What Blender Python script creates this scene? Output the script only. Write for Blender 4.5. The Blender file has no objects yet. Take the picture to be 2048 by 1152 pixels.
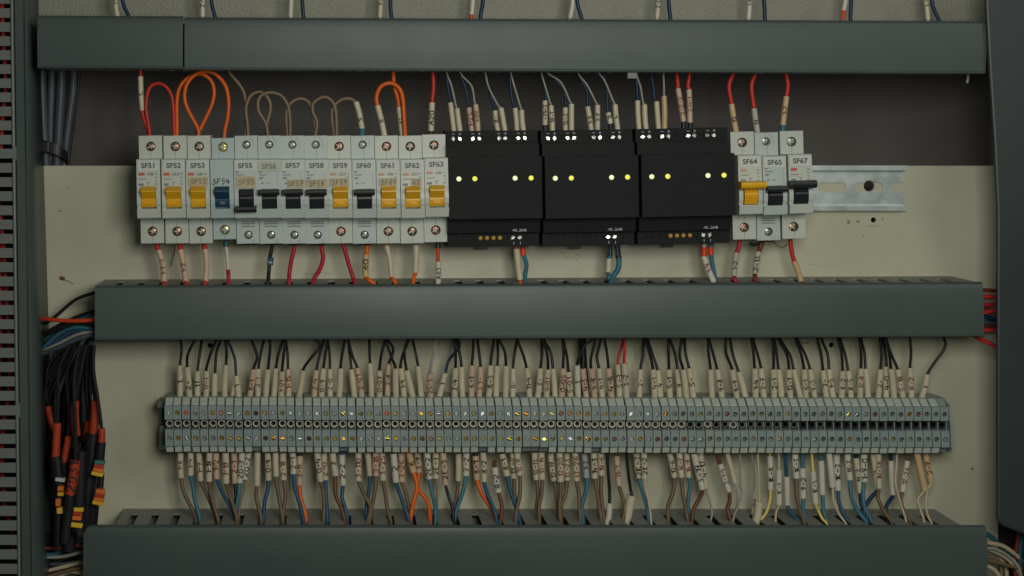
import bpy, bmesh, math, random
from mathutils import Vector, Matrix

random.seed(7)
SC = bpy.context.scene
COL = SC.collection

# ------------------------------------------------------------------ camera, world, lamps, exposure
D0 = 1.25                      # camera to mounting plate, metres
F = 3223.0                     # focal length in units of a 1/2048 frame width
CX, CY = 640.0, 260.0          # foot of the perpendicular from camera to plate
cam = bpy.data.cameras.new('camera')
cam.sensor_width = 36.0
cam.lens = F / 2048 * 36.0
cam.shift_x = (1024 - CX) / 2048
cam.shift_y = -(576 - CY) / 2048
cam.clip_start = 0.05
cam.clip_end = 20
camo = bpy.data.objects.new('camera', cam)
camo.location = (0, -D0, 0)
camo.rotation_euler = (math.pi / 2, 0, 0)
COL.objects.link(camo)
SC.camera = camo

w = bpy.data.worlds.new('World')
SC.world = w
w.use_nodes = True
bg = w.node_tree.nodes['Background']
bg.inputs[0].default_value = (0.80, 0.95, 0.92, 1)
bg.inputs[1].default_value = 0.036


def lamp(name, loc, target, sx, sy, power, color):
    l = bpy.data.lights.new(name, 'AREA')
    l.shape = 'RECTANGLE'
    l.size, l.size_y = sx, sy
    l.energy = power
    l.color = color
    o = bpy.data.objects.new(name, l)
    o.location = loc
    d = Vector(target) - Vector(loc)
    o.rotation_euler = d.to_track_quat('-Z', 'Y').to_euler()
    COL.objects.link(o)


lamp('room_lamp', (0.19, -0.98, 0.10), (0.18, 0, -0.06), 0.30, 0.26, 3.3, (1.0, 0.985, 0.90))
lamp('side_lamp', (0.80, -0.85, 0.30), (0.20, 0, -0.10), 0.30, 0.30, 0.8, (1.0, 0.99, 0.93))
SC.view_settings.view_transform = 'Standard'
SC.view_settings.look = 'None'
SC.view_settings.gamma = 1
SC.view_settings.exposure = 0


def at(px, py, h):
    """point at height h (m) in front of the mounting plate"""
    s = (D0 - h) / F
    return Vector(((px - CX) * s, -h, (CY - py) * s))


# ------------------------------------------------------------------ materials
def mat(name, col, rough=0.5, metal=0.0, var=0.08, scale=60, bump=0.0, bscale=900, spec=0.5, emit=None, estr=1.0, dirt=0.0, rvar=0.06):
    m = bpy.data.materials.new(name)
    m.use_nodes = True
    nt = m.node_tree
    N, L = nt.nodes, nt.links
    b = N['Principled BSDF']
    b.inputs['Roughness'].default_value = rough
    b.inputs['Metallic'].default_value = metal
    b.inputs['Specular IOR Level'].default_value = spec
    geo = N.new('ShaderNodeNewGeometry')
    no = N.new('ShaderNodeTexNoise')
    no.inputs['Scale'].default_value = scale
    no.inputs['Detail'].default_value = 4
    L.new(geo.outputs['Position'], no.inputs['Vector'])
    mx = N.new('ShaderNodeMix')
    mx.data_type = 'RGBA'
    c0 = [max(0, c * (1 - var)) for c in col] + [1]
    c1 = [min(1, c * (1 + var)) for c in col] + [1]
    mx.inputs[6].default_value = c0
    mx.inputs[7].default_value = c1
    mr = N.new('ShaderNodeMapRange')
    mr.inputs[1].default_value = 0.3
    mr.inputs[2].default_value = 0.7
    L.new(no.outputs['Fac'], mr.inputs[0])
    L.new(mr.outputs[0], mx.inputs[0])
    out = mx.outputs[2]
    if dirt:
        n2 = N.new('ShaderNodeTexNoise')
        n2.inputs['Scale'].default_value = 14
        n2.inputs['Detail'].default_value = 8
        n2.inputs['Roughness'].default_value = 0.7
        L.new(geo.outputs['Position'], n2.inputs['Vector'])
        r2 = N.new('ShaderNodeMapRange')
        r2.inputs[1].default_value = 0.5
        r2.inputs[2].default_value = 0.8
        r2.inputs[4].default_value = dirt
        L.new(n2.outputs['Fac'], r2.inputs[0])
        m2 = N.new('ShaderNodeMix')
        m2.data_type = 'RGBA'
        L.new(r2.outputs[0], m2.inputs[0])
        L.new(out, m2.inputs[6])
        m2.inputs[7].default_value = (col[0] * 0.62, col[1] * 0.55, col[2] * 0.45, 1)
        out = m2.outputs[2]
    L.new(out, b.inputs['Base Color'])
    r3 = N.new('ShaderNodeMapRange')
    r3.inputs[3].default_value = max(0, rough - rvar)
    r3.inputs[4].default_value = min(1, rough + rvar)
    L.new(no.outputs['Fac'], r3.inputs[0])
    L.new(r3.outputs[0], b.inputs['Roughness'])
    if bump:
        n3 = N.new('ShaderNodeTexNoise')
        n3.inputs['Scale'].default_value = bscale
        n3.inputs['Detail'].default_value = 2
        L.new(geo.outputs['Position'], n3.inputs['Vector'])
        bp = N.new('ShaderNodeBump')
        bp.inputs['Strength'].default_value = bump
        bp.inputs['Distance'].default_value = 0.001
        L.new(n3.outputs['Fac'], bp.inputs['Height'])
        L.new(bp.outputs[0], b.inputs['Normal'])
    if emit:
        b.inputs['Emission Color'].default_value = (*emit, 1)
        b.inputs['Emission Strength'].default_value = estr
    return m


M = {
    'cream_paint': mat('cream_paint', (0.60, 0.590, 0.437), 0.45, var=0.085, scale=9, bump=0.07, bscale=500, dirt=0.30),
    'shaded_hammered_paint': mat('shaded_hammered_paint', (0.31, 0.312, 0.245), 0.45, var=0.05, scale=20, bump=0.9, bscale=650),  # base colour darkened in place of shade falling from above
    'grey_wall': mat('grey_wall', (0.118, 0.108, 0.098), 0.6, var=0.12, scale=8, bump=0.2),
    'recess_shade': mat('recess_shade', (0.030, 0.012, 0.011), 0.6),  # darkness of the deep recess put into the colour
    'duct': mat('duct_plastic', (0.080, 0.107, 0.100), 0.43, spec=0.42, var=0.07, scale=7, bump=0.05, bscale=1500, dirt=0.25, rvar=0.16),
    'duct_body': mat('duct_body_plastic', (0.24, 0.26, 0.235), 0.5, var=0.06, scale=20),
    'slot_duct': mat('slotted_duct_plastic', (0.19, 0.205, 0.19), 0.38, var=0.05, scale=20),
    'steel_paint': mat('dark_steel_paint', (0.042, 0.055, 0.053), 0.45, var=0.1, scale=7, bump=0.08, bscale=1200),
    'mcb_warm': mat('warm_white_plastic', (0.595, 0.640, 0.560), 0.40, var=0.03, scale=80, bump=0.04, bscale=2500),
    'mcb_cool': mat('cool_white_plastic', (0.535, 0.610, 0.570), 0.40, var=0.03, scale=80, bump=0.04, bscale=2500),
    'mcb_blue': mat('bluish_white_plastic', (0.475, 0.585, 0.565), 0.38, var=0.03, scale=80),
    'label_white': mat('white_label', (0.66, 0.70, 0.635), 0.5, var=0.03, scale=150),
    'label_faded': mat('faded_label', (0.56, 0.58, 0.47), 0.55, var=0.06, scale=150),
    'sticker': mat('beige_sticker', (0.57, 0.49, 0.32), 0.65, var=0.12, scale=200),
    'print_dark': mat('dark_print', (0.085, 0.095, 0.095), 0.5),
    'print_grey': mat('grey_print', (0.22, 0.24, 0.22), 0.5),
    'print_red': mat('red_print', (0.62, 0.12, 0.07), 0.5),
    'print_pale_red': mat('faded_red_print', (0.70, 0.36, 0.26), 0.5),
    'print_white': mat('white_print', (0.55, 0.58, 0.58), 0.5),
    'pencil': mat('pencil_mark', (0.27, 0.21, 0.14), 0.7),
    'seam': mat('seam_shadow_gap', (0.16, 0.18, 0.165), 0.6),
    'yellow_toggle': mat('yellow_toggle', (0.90, 0.47, 0.012), 0.32, var=0.04),
    'black_toggle': mat('black_toggle', (0.022, 0.024, 0.028), 0.4),
    'blue_toggle': mat('blue_toggle', (0.012, 0.06, 0.115), 0.35),
    'black_case': mat('black_case', (0.0115, 0.0122, 0.0132), 0.62, spec=0.22, var=0.08, scale=40, bump=0.1, bscale=2500),
    'depth_shade': mat('painted_depth_shade', (0.006, 0.006, 0.006), 0.7),  # black painted in for shade deep inside openings
    'amber': mat('amber_plug', (0.62, 0.36, 0.07), 0.5),
    'led_white': mat('led_white', (0.35, 0.35, 0.22), 0.4, emit=(0.90, 0.90, 0.50), estr=0.86),
    'led_yellow': mat('led_yellow', (0.35, 0.33, 0.08), 0.4, emit=(0.86, 0.84, 0.085), estr=0.86),
    'clear_clip': mat('grey_clip', (0.15, 0.15, 0.135), 0.35),
    'copper': mat('copper_screw', (0.42, 0.20, 0.13), 0.34, 1.0),
    'bronze': mat('bronze_screw', (0.32, 0.215, 0.135), 0.34, 1.0),
    'brass': mat('brass_screw', (0.74, 0.68, 0.27), 0.32, 1.0),
    'gold': mat('gilt_screw', (0.86, 0.56, 0.17), 0.32, 1.0),
    'bright_steel': mat('bright_steel_screw', (0.72, 0.74, 0.70), 0.36, 1.0),
    'steel': mat('steel_screw', (0.40, 0.42, 0.40), 0.34, 1.0),
    'red_screw': mat('red_lacquered_screw', (0.80, 0.16, 0.10), 0.4, 0.4),
    'tube_metal': mat('socket_metal', (0.74, 0.67, 0.57), 0.5, 0.9),
    'zinc': mat('zinc_rail', (0.66, 0.74, 0.72), 0.36, 0.85, var=0.12, scale=90),
    'block': mat('terminal_grey', (0.275, 0.345, 0.325), 0.42, var=0.05, scale=90),
    'block_b': mat('terminal_grey_b', (0.305, 0.355, 0.325), 0.42, var=0.05, scale=90),
    'tag': mat('terminal_tag', (0.55, 0.60, 0.525), 0.45, var=0.05, scale=90),
    'bracket': mat('end_bracket_grey', (0.13, 0.15, 0.145), 0.5),
    'sleeve': mat('cream_sleeve', (0.67, 0.605, 0.43), 0.42, var=0.06, scale=110),
    'sleeve_white': mat('white_sleeve', (0.70, 0.67, 0.55), 0.42, var=0.05, scale=110),
    'sleeve_pink': mat('pinkish_sleeve', (0.66, 0.49, 0.345), 0.45, var=0.10, scale=110),
    'sleeve_tan': mat('tan_sleeve', (0.66, 0.47, 0.25), 0.45, var=0.08, scale=110),
    'sleeve_grey': mat('grey_sleeve', (0.50, 0.48, 0.40), 0.45, var=0.08, scale=110),
    'sleeve_blue': mat('blue_grey_sleeve', (0.42, 0.47, 0.46), 0.45, var=0.08, scale=110),
    'ink': mat('black_ink', (0.03, 0.022, 0.02), 0.6),
    'ink_red': mat('red_ink', (0.21, 0.042, 0.034), 0.6),
    'rust': mat('rust_mark', (0.16, 0.07, 0.035), 0.8, var=0.3, scale=600),
    'scuff': mat('scuff_mark', (0.30, 0.26, 0.19), 0.7, var=0.3, scale=600),
    'smudge': mat('faint_smudge', (0.47, 0.44, 0.325), 0.6, var=0.1, scale=400),
    'shrink_orange': mat('orange_heat_shrink', (0.48, 0.055, 0.016), 0.5),
    'band_yellow': mat('yellow_band', (0.85, 0.52, 0.03), 0.45),
    'band_red': mat('red_band', (0.50, 0.05, 0.015), 0.45),
    'band_orange': mat('orange_band', (0.80, 0.20, 0.02), 0.45),
    'band_teal': mat('teal_band', (0.06, 0.20, 0.17), 0.45),
    'band_white': mat('white_band', (0.62, 0.64, 0.62), 0.45),
    'boot': mat('black_boot', (0.014, 0.014, 0.017), 0.45),
}
WC = {
    'black': (0.016, 0.018, 0.018), 'navy': (0.007, 0.036, 0.085), 'blue': (0.020, 0.095, 0.180), 'light blue': (0.048, 0.180, 0.245),
    'brown': (0.175, 0.118, 0.062), 'dark brown': (0.155, 0.062, 0.028), 'tan': (0.26, 0.185, 0.12), 'orange': (0.86, 0.150, 0.012),
    'red': (0.62, 0.040, 0.026), 'crimson': (0.50, 0.028, 0.042), 'maroon': (0.20, 0.035, 0.022), 'grey': (0.36, 0.35, 0.30),
    'cream': (0.60, 0.50, 0.34), 'yellow': (0.80, 0.62, 0.16), 'white': (0.62, 0.62, 0.55), 'scarlet': (0.76, 0.075, 0.018),
    'slate': (0.085, 0.100, 0.118), 'teal': (0.03, 0.12, 0.13), 'amber': (0.75, 0.40, 0.06),
}
for k, c in WC.items():
    M['w_' + k] = mat(k.replace(' ', '_') + '_insulation', c, 0.42, var=0.10, scale=120, spec=0.36)


# ------------------------------------------------------------------ object helpers
def tag(o, label=None, cat=None, group=None, kind=None):
    if label:
        o['label'] = label
    if cat:
        o['category'] = cat
    if group:
        o['group'] = group
    if kind:
        o['kind'] = kind
    return o


def link(name, me, m=None, parent=None, loc=None, rot=None):
    o = bpy.data.objects.new(name, me)
    COL.objects.link(o)
    if m is not None:
        if len(me.materials) == 0:
            me.materials.append(M[m])
        elif me.materials[0] != M[m]:
            o.material_slots[0].link = 'OBJECT'
            o.material_slots[0].material = M[m]
    if parent is not None:
        o.parent = parent
    if loc is not None:
        o.location = loc
    if rot is not None:
        o.rotation_euler = rot
    return o


def empty(name, loc, rot=(0, 0, 0)):
    o = bpy.data.objects.new(name, None)
    o.empty_display_size = 0.01
    o.location = loc
    o.rotation_euler = rot
    COL.objects.link(o)
    return o


def done(bm, name, smooth=False, sharp=35):
    bmesh.ops.recalc_face_normals(bm, faces=bm.faces[:])
    me = bpy.data.meshes.new(name)
    bm.to_mesh(me)
    bm.free()
    if smooth:
        me.polygons.foreach_set('use_smooth', [True] * len(me.polygons))
        me.set_sharp_from_angle(angle=math.radians(sharp))
    return me


CACHE = {}


def cached(key, fn):
    if key not in CACHE:
        CACHE[key] = fn()
    return CACHE[key]


def box(bm, x0, x1, h0, h1, z0, z1, bev=0.0):
    """axis-aligned box; h is height towards the viewer (y = -h)"""
    r = bmesh.ops.create_cube(bm, size=1.0)
    vs = r['verts']
    for v in vs:
        v.co = Vector(((x0 + x1) / 2 + v.co.x * (x1 - x0), -(h0 + h1) / 2 + v.co.y * (h1 - h0), (z0 + z1) / 2 + v.co.z * (z1 - z0)))
    if bev:
        es = list({e for v in vs for e in v.link_edges})
        bmesh.ops.bevel(bm, geom=es, offset=bev, segments=2, affect='EDGES', profile=0.6)


def prism(bm, prof, x0, x1, skip=()):
    """extrude a (z, h) outline across x; quads listed in skip are left out"""
    a = [bm.verts.new((x0, -h, z)) for z, h in prof]
    b = [bm.verts.new((x1, -h, z)) for z, h in prof]
    bm.faces.new(a)
    bm.faces.new(b[::-1])
    n = len(prof)
    for i in range(n):
        if i in skip:
            continue
        j = (i + 1) % n
        bm.faces.new((a[i], a[j], b[j], b[i]))


def holed(bm, x0, x1, z0, z1, h, cx, cz, r, depth, seg=20):
    angs = sorted([2 * math.pi * i / seg for i in range(seg)] + [math.atan2(z - cz, x - cx) % (2 * math.pi) for x in (x0, x1) for z in (z0, z1)])
    out, inn, deep = [], [], []
    for t in angs:
        c, s = math.cos(t), math.sin(t)
        k = min([((x1 - cx) / c) if c > 1e-9 else ((x0 - cx) / c) if c < -1e-9 else 9, ((z1 - cz) / s) if s > 1e-9 else ((z0 - cz) / s) if s < -1e-9 else 9])
        out.append(bm.verts.new((cx + c * k, -h, cz + s * k)))
        inn.append(bm.verts.new((cx + c * r, -h, cz + s * r)))
        deep.append(bm.verts.new((cx + c * r, -(h - depth), cz + s * r)))
    n = len(angs)
    for i in range(n):
        j = (i + 1) % n
        bm.faces.new((out[i], out[j], inn[j], inn[i]))
        bm.faces.new((inn[i], inn[j], deep[j], deep[i]))
    bm.faces.new(deep)


def disc(bm, cx, cz, r, h0, h1, seg=16, dome=0.0):
    """short cylinder facing the viewer"""
    a = [bm.verts.new((cx + r * math.cos(2 * math.pi * i / seg), -h0, cz + r * math.sin(2 * math.pi * i / seg))) for i in range(seg)]
    b = [bm.verts.new((cx + r * math.cos(2 * math.pi * i / seg), -h1, cz + r * math.sin(2 * math.pi * i / seg))) for i in range(seg)]
    for i in range(seg):
        j = (i + 1) % seg
        bm.faces.new((a[i], a[j], b[j], b[i]))
    bm.faces.new(a)
    if dome:
        k = bm.verts.new((cx, -(h1 + dome), cz))
        m_ = [bm.verts.new((cx + .6 * r * math.cos(2 * math.pi * i / seg), -(h1 + .7 * dome), cz + .6 * r * math.sin(2 * math.pi * i / seg))) for i in range(seg)]
        for i in range(seg):
            j = (i + 1) % seg
            bm.faces.new((b[i], b[j], m_[j], m_[i]))
            bm.faces.new((m_[i], m_[j], k))
    else:
        bm.faces.new(b)


def cross_screw(r):
    """screw head with a real cross recess, facing the viewer, top at y=0"""
    bm = bmesh.new()
    disc(bm, 0, 0, r, -1.2 * r, -0.26 * r, 20, -0.60 * r)
    wv = 0.14 * r
    for q in range(4):
        R = Matrix.Rotation(q * math.pi / 2, 3, 'Y')
        ring = []
        a0 = math.asin(wv / r)
        for k in range(6):
            t = a0 + (math.pi / 2 - 2 * a0) * k / 5
            ring.append((r * math.cos(t), r * math.sin(t)))
        mid = [(.72 * x + .28 * wv, .72 * z + .28 * wv) for x, z in ring]
        o1 = [bm.verts.new(R @ Vector((x, .40 * r, z))) for x, z in ring]
        o2 = [bm.verts.new(R @ Vector((x, .16 * r, z))) for x, z in ring]
        o3 = [bm.verts.new(R @ Vector((x, .02 * r, z))) for x, z in mid]
        c1 = bm.verts.new(R @ Vector((wv, .40 * r, wv)))
        c2 = bm.verts.new(R @ Vector((wv * 1.6, -.02 * r, wv * 1.6)))
        for k in range(5):
            bm.faces.new((o1[k], o1[k + 1], o2[k + 1], o2[k]))
            bm.faces.new((o2[k], o2[k + 1], o3[k + 1], o3[k]))
            bm.faces.new((o3[k], o3[k + 1], c2))
        for k in (0, 5):
            bm.faces.new((o1[k], o2[k], o3[k], c2, c1))
    return done(bm, 'screw_head', True, 30)


def slot_screw(r):
    bm = bmesh.new()
    disc(bm, 0, 0, r, -0.7 * r, -0.38 * r, 16)
    wv = 0.17 * r
    for sgn in (0, math.pi):
        R = Matrix.Rotation(sgn, 3, 'Y')
        a0 = math.asin(wv / r)
        ring = [(r * math.cos(a0 + (math.pi - 2 * a0) * k / 9), r * math.sin(a0 + (math.pi - 2 * a0) * k / 9)) for k in range(10)]
        o1 = [bm.verts.new(R @ Vector((x, .45 * r, z))) for x, z in ring]
        o2 = [bm.verts.new(R @ Vector((x, .14 * r, z))) for x, z in ring]
        o3 = [bm.verts.new(R @ Vector((x * .7, -.04 * r, max(wv, z * .7)))) for x, z in ring]
        for k in range(9):
            bm.faces.new((o1[k], o1[k + 1], o2[k + 1], o2[k]))
            bm.faces.new((o2[k], o2[k + 1], o3[k + 1], o3[k]))
        bm.faces.new(o3)
        bm.faces.new((o1[0], o2[0], o3[0], o3[9], o2[9], o1[9]))
    return done(bm, 'slotted_screw_head', True, 30)


def screw(parent, kind, r, x, h, z, m, ang):
    me = cached((kind, r), (lambda: cross_screw(r)) if kind == 'cross' else (lambda: slot_screw(r)))
    t = random.Random(int((x * 7919 + z * 104729 + ang * 31) * 1e4))
    k = .16 if kind == 'slot' else .06
    return link('screw', me, m, parent, (x, -h, z), (t.uniform(-k, k), ang, t.uniform(-k, k)))


def catmull(pts, sub=6):
    if len(pts) < 3:
        return [pts[0].lerp(pts[-1], i / 3) for i in range(4)]
    P_ = [pts[0] * 2 - pts[1]] + list(pts) + [pts[-1] * 2 - pts[-2]]
    out = []
    for i in range(1, len(P_) - 2):
        a, b, c, d = P_[i - 1], P_[i], P_[i + 1], P_[i + 2]
        for k in range(sub):
            t = k / sub
            out.append(.5 * (2 * b + (c - a) * t + (2 * a - 5 * b + 4 * c - d) * t * t + (3 * b - a - 3 * c + d) * t ** 3))
    out.append(P_[-2].copy())
    return out


def tube_mesh(name, path, r, seg=8, taper=None, hollow=False):
    bm = bmesh.new()
    rings = []
    n = len(path)
    up = None
    for i, p in enumerate(path):
        d = (path[min(i + 1, n - 1)] - path[max(i - 1, 0)])
        if d.length < 1e-9:
            d = Vector((0, 0, -1))
        d.normalize()
        if up is None:
            up = Vector((0, -1, 0)) if abs(d.y) < .9 else Vector((1, 0, 0))
        up = (up - d * up.dot(d)).normalized()
        sd = d.cross(up)
        rr = r * (taper(i / (n - 1)) if taper else 1)
        rings.append([bm.verts.new(p + (up * math.cos(2 * math.pi * k / seg) + sd * math.sin(2 * math.pi * k / seg)) * rr) for k in range(seg)])
    for a, b in zip(rings, rings[1:]):
        for k in range(seg):
            j = (k + 1) % seg
            bm.faces.new((a[k], a[j], b[j], b[k]))
    bm.faces.new(rings[0])
    bm.faces.new(rings[-1])
    return done(bm, name, True, 60)


# ------------------------------------------------------------------ handwriting: strokes turned into ribbons of ink
def _ell(cx, cy, rx, ry, n=10, a0=90, a1=450):
    return [(cx + rx * math.cos(math.radians(a0 + (a1 - a0) * i / n)), cy + ry * math.sin(math.radians(a0 + (a1 - a0) * i / n))) for i in range(n + 1)]


GL = {
    '0': [_ell(.3, .5, .27, .5)], '1': [[(.08, .72), (.34, 1), (.32, 0)]],
    '2': [[(.02, .78), (.15, 1), (.44, .98), (.54, .74), (.38, .45), (0, 0), (.6, .04)]],
    '3': [[(.02, .92), (.3, 1), (.53, .8), (.26, .55), (.55, .3), (.3, 0), (0, .1)]],
    '4': [[(.12, 1), (.02, .42), (.58, .46)], [(.46, .82), (.40, 0)]],
    '5': [[(.56, 1), (.12, .98), (.06, .56), (.36, .6), (.55, .3), (.3, 0), (0, .1)]],
    '6': [[(.5, 1), (.16, .7), (.02, .3), (.2, 0), (.5, .1), (.5, .4), (.25, .5), (.04, .34)]],
    '7': [[(0, .95), (.58, 1), (.2, 0)], [(.12, .5), (.5, .52)]],
    '8': [[(.3, .55), (.06, .8), (.3, 1), (.54, .8), (.3, .55), (.02, .25), (.3, 0), (.58, .25), (.3, .55)]],
    '9': [[(.52, .68), (.26, .5), (.05, .72), (.26, 1), (.52, .9), (.5, .5), (.30, 0)]],
    '-': [[(.06, .5), (.5, .52)]], '.': [[(.1, .0), (.22, .08)]], '/': [[(.0, 0), (.5, 1)]],
    'S': [[(.55, .88), (.3, 1), (.05, .8), (.3, .52), (.55, .25), (.3, 0), (.0, .14)]],
    'F': [[(.55, 1), (.08, .98), (.05, 0)], [(.06, .52), (.42, .54)]],
    'A': [[(0, 0), (.3, 1), (.58, 0)], [(.12, .36), (.48, .36)]], 'K': [[(.05, 1), (.05, 0)], [(.52, 1), (.08, .48), (.55, 0)]],
    'E': [[(.55, 1), (.06, .98), (.05, 0), (.55, .03)], [(.06, .52), (.42, .54)]],
    'C': [_ell(.32, .5, .28, .5, 8, 50, 310)], 'N': [[(0, 0), (.05, 1), (.5, 0), (.55, 1)]], 'V': [[(0, 1), (.28, 0), (.56, 1)]],
    ' ': [],
}


def strokes(text, size, rng, wob=.05):
    """list of centred ribbons; each ribbon is a list of (left, right) 2-D points, x along the writing"""
    out, x = [], 0.0
    for ch in text:
        adv = .42 if ch in '1.' else .62 if ch == '-' else .80
        for st in GL.get(ch, []):
            pts = [(x + a + rng.uniform(-wob, wob), b + rng.uniform(-wob, wob)) for a, b in st]
            fine = []
            for (a, b), (c, d) in zip(pts, pts[1:]):
                k = max(1, int(math.hypot(c - a, d - b) / .22))
                fine += [(a + (c - a) * i / k, b + (d - b) * i / k) for i in range(k)]
            fine.append(pts[-1])
            out.append(fine)
        x += adv
    tot = x - .2
    rib = []
    hw = .10
    for f in out:
        r = []
        for i, (a, b) in enumerate(f):
            a2, b2 = f[min(i + 1, len(f) - 1)]
            a1, b1 = f[max(i - 1, 0)]
            dx, dy = a2 - a1, b2 - b1
            l = math.hypot(dx, dy) or 1
            nx, ny = -dy / l * hw, dx / l * hw
            r.append((((a - tot / 2 + nx) * size, (b - .5 + ny) * size), ((a - tot / 2 - nx) * size, (b - .5 - ny) * size)))
        rib.append(r)
    return rib, tot * size


def ribbons_mesh(name, rib, fn):
    bm = bmesh.new()
    for r in rib:
        vs = [(bm.verts.new(fn(*a)), bm.verts.new(fn(*b))) for a, b in r]
        for (a, b), (c, d) in zip(vs, vs[1:]):
            bm.faces.new((a, b, d, c))
    me = bpy.data.meshes.new(name)
    bm.to_mesh(me)
    bm.free()
    return me


def flat_writing(parent, text, size, cx, h, cz, m, slant=0.0):
    rng = random.Random(hash_text(text))
    rib, _ = strokes(text, size, rng)
    return link('handwriting', ribbons_mesh('handwriting', rib, lambda u, v: Vector((cx + u + slant * v, -h, cz + v))), m, parent)


def hash_text(t):
    return sum((i + 1) * ord(c) for i, c in enumerate(t))


def printed(text, size, bold=0.0, sx=1.0):
    cu = bpy.data.curves.new('t', 'FONT')
    cu.body = text
    cu.size = size
    cu.align_x = 'CENTER'
    cu.align_y = 'CENTER'
    cu.offset = bold
    cu.resolution_u = 3
    ob = bpy.data.objects.new('t', cu)
    COL.objects.link(ob)
    dg = bpy.context.evaluated_depsgraph_get()
    me = bpy.data.meshes.new_from_object(ob.evaluated_get(dg))
    bpy.data.objects.remove(ob)
    bpy.data.curves.remove(cu)
    me.transform(Matrix.Rotation(math.pi / 2, 4, 'X') @ Matrix.Scale(sx, 4, (1, 0, 0)))
    return me


def cut(o, cutters):
    """subtract cutter meshes for good; nothing is left behind"""
    tmp = []
    for me in cutters:
        c = bpy.data.objects.new('c', me)
        COL.objects.link(c)
        md = o.modifiers.new('b', 'BOOLEAN')
        md.operation = 'DIFFERENCE'
        md.solver = 'EXACT'
        md.object = c
        tmp.append(c)
    bpy.context.view_layer.update()
    for c in tmp:
        c.matrix_world = o.matrix_world.copy()
    dg = bpy.context.evaluated_depsgraph_get()
    me = bpy.data.meshes.new_from_object(o.evaluated_get(dg))
    o.modifiers.clear()
    o.data = me
    for c in tmp:
        bpy.data.objects.remove(c)


def disc_mesh(p, r, h0, h1, seg=24):
    bm = bmesh.new()
    disc(bm, p.x, p.z, r, h0, h1, seg)
    return done(bm, 'cut')


def obround_mesh(xa, xb, z, r, h0, h1):
    bm = bmesh.new()
    pts = [(xb + r * math.cos(t), z + r * math.sin(t)) for t in [math.radians(-90 + 18 * i) for i in range(11)]]
    pts += [(xa - r * math.cos(t), z - r * math.sin(t)) for t in [math.radians(-90 + 18 * i) for i in range(11)]]
    a = [bm.verts.new((x, -h0, zz)) for x, zz in pts]
    b = [bm.verts.new((x, -h1, zz)) for x, zz in pts]
    bm.faces.new(a)
    bm.faces.new(b[::-1])
    for i in range(len(pts)):
        j = (i + 1) % len(pts)
        bm.faces.new((a[i], a[j], b[j], b[i]))
    return done(bm, 'cut')


ONES = ['first', 'second', 'third', 'fourth', 'fifth', 'sixth', 'seventh', 'eighth', 'ninth', 'tenth', 'eleventh', 'twelfth', 'thirteenth', 'fourteenth', 'fifteenth', 'sixteenth', 'seventeenth', 'eighteenth', 'nineteenth']
TENS = {20: ('twenty', 'twentieth'), 30: ('thirty', 'thirtieth'), 40: ('forty', 'fortieth'), 50: ('fifty', 'fiftieth'), 60: ('sixty', 'sixtieth'), 70: ('seventy', 'seventieth'), 80: ('eighty', 'eightieth'), 90: ('ninety', 'ninetieth')}


def nth(n):
    if n < 20:
        return ONES[n - 1]
    t, u = n // 10 * 10, n % 10
    return TENS[t][1] if u == 0 else TENS[t][0] + '-' + ONES[u - 1]


# ------------------------------------------------------------------ the setting: plates and back wall of the cabinet
bm = bmesh.new()
a, b = at(-120, 331.5, 0), at(1996, 1400, 0)
box(bm, a.x, b.x, -0.003, 0, b.z, a.z)
plate = tag(link('mounting_plate', done(bm, 'mounting_plate'), 'cream_paint'), kind='structure')
cut(plate, [disc_mesh(at(*p, 0), r, -0.02, 0.02) for p, r in (((1738, 372), .0042), ((1747, 440), .0021), ((1663, 690), .0020), ((420, 691), .0020), ((1945, 938), .0010))])

bm = bmesh.new()
a, b = at(-120, -260, 0), at(2200, 118, 0)
box(bm, a.x, b.x, -0.003, 0, b.z, a.z)
tag(link('upper_mounting_plate', done(bm, 'upper_mounting_plate'), 'shaded_hammered_paint'), kind='structure')
# folded back of the cabinet: a flat sheet that curves forward into the two sides
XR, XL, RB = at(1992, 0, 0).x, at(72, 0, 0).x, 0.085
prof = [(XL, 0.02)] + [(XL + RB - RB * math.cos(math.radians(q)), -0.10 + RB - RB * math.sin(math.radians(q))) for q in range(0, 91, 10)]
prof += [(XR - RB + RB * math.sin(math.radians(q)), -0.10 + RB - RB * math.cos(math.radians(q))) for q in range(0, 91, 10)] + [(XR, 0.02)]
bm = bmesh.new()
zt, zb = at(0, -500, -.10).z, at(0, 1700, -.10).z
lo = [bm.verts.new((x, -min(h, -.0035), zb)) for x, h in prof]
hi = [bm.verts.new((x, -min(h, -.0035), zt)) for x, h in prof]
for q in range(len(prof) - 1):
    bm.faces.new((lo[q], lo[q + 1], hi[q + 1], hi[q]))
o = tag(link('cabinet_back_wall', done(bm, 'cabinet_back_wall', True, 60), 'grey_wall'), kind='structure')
md = o.modifiers.new('thick', 'SOLIDIFY')
md.thickness = .002
md.offset = 1
bm = bmesh.new()
box(bm, XR + .0025, XR + .30, -.006, -.004, -.9, .5)  # dark sheet added beyond the plate edge in place of deep shade
tag(link('recess_shade_sheet', done(bm, 'recess_shade_sheet'), 'recess_shade'), kind='structure')


def blob(name, px, py, rx, ry, m, h=0.00008, n=14, ang=0):
    bm = bmesh.new()
    c = at(px, py, 0)
    vs = []
    for i in range(n):
        t = 2 * math.pi * i / n
        k = random.uniform(.65, 1.15)
        x, z = rx * k * math.cos(t) * .00039, ry * k * math.sin(t) * .00039
        vs.append(bm.verts.new((c.x + x * math.cos(ang) - z * math.sin(ang), -h, c.z + x * math.sin(ang) + z * math.cos(ang))))
    bm.faces.new(vs)
    return link(name, done(bm, name), m, plate)


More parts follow.
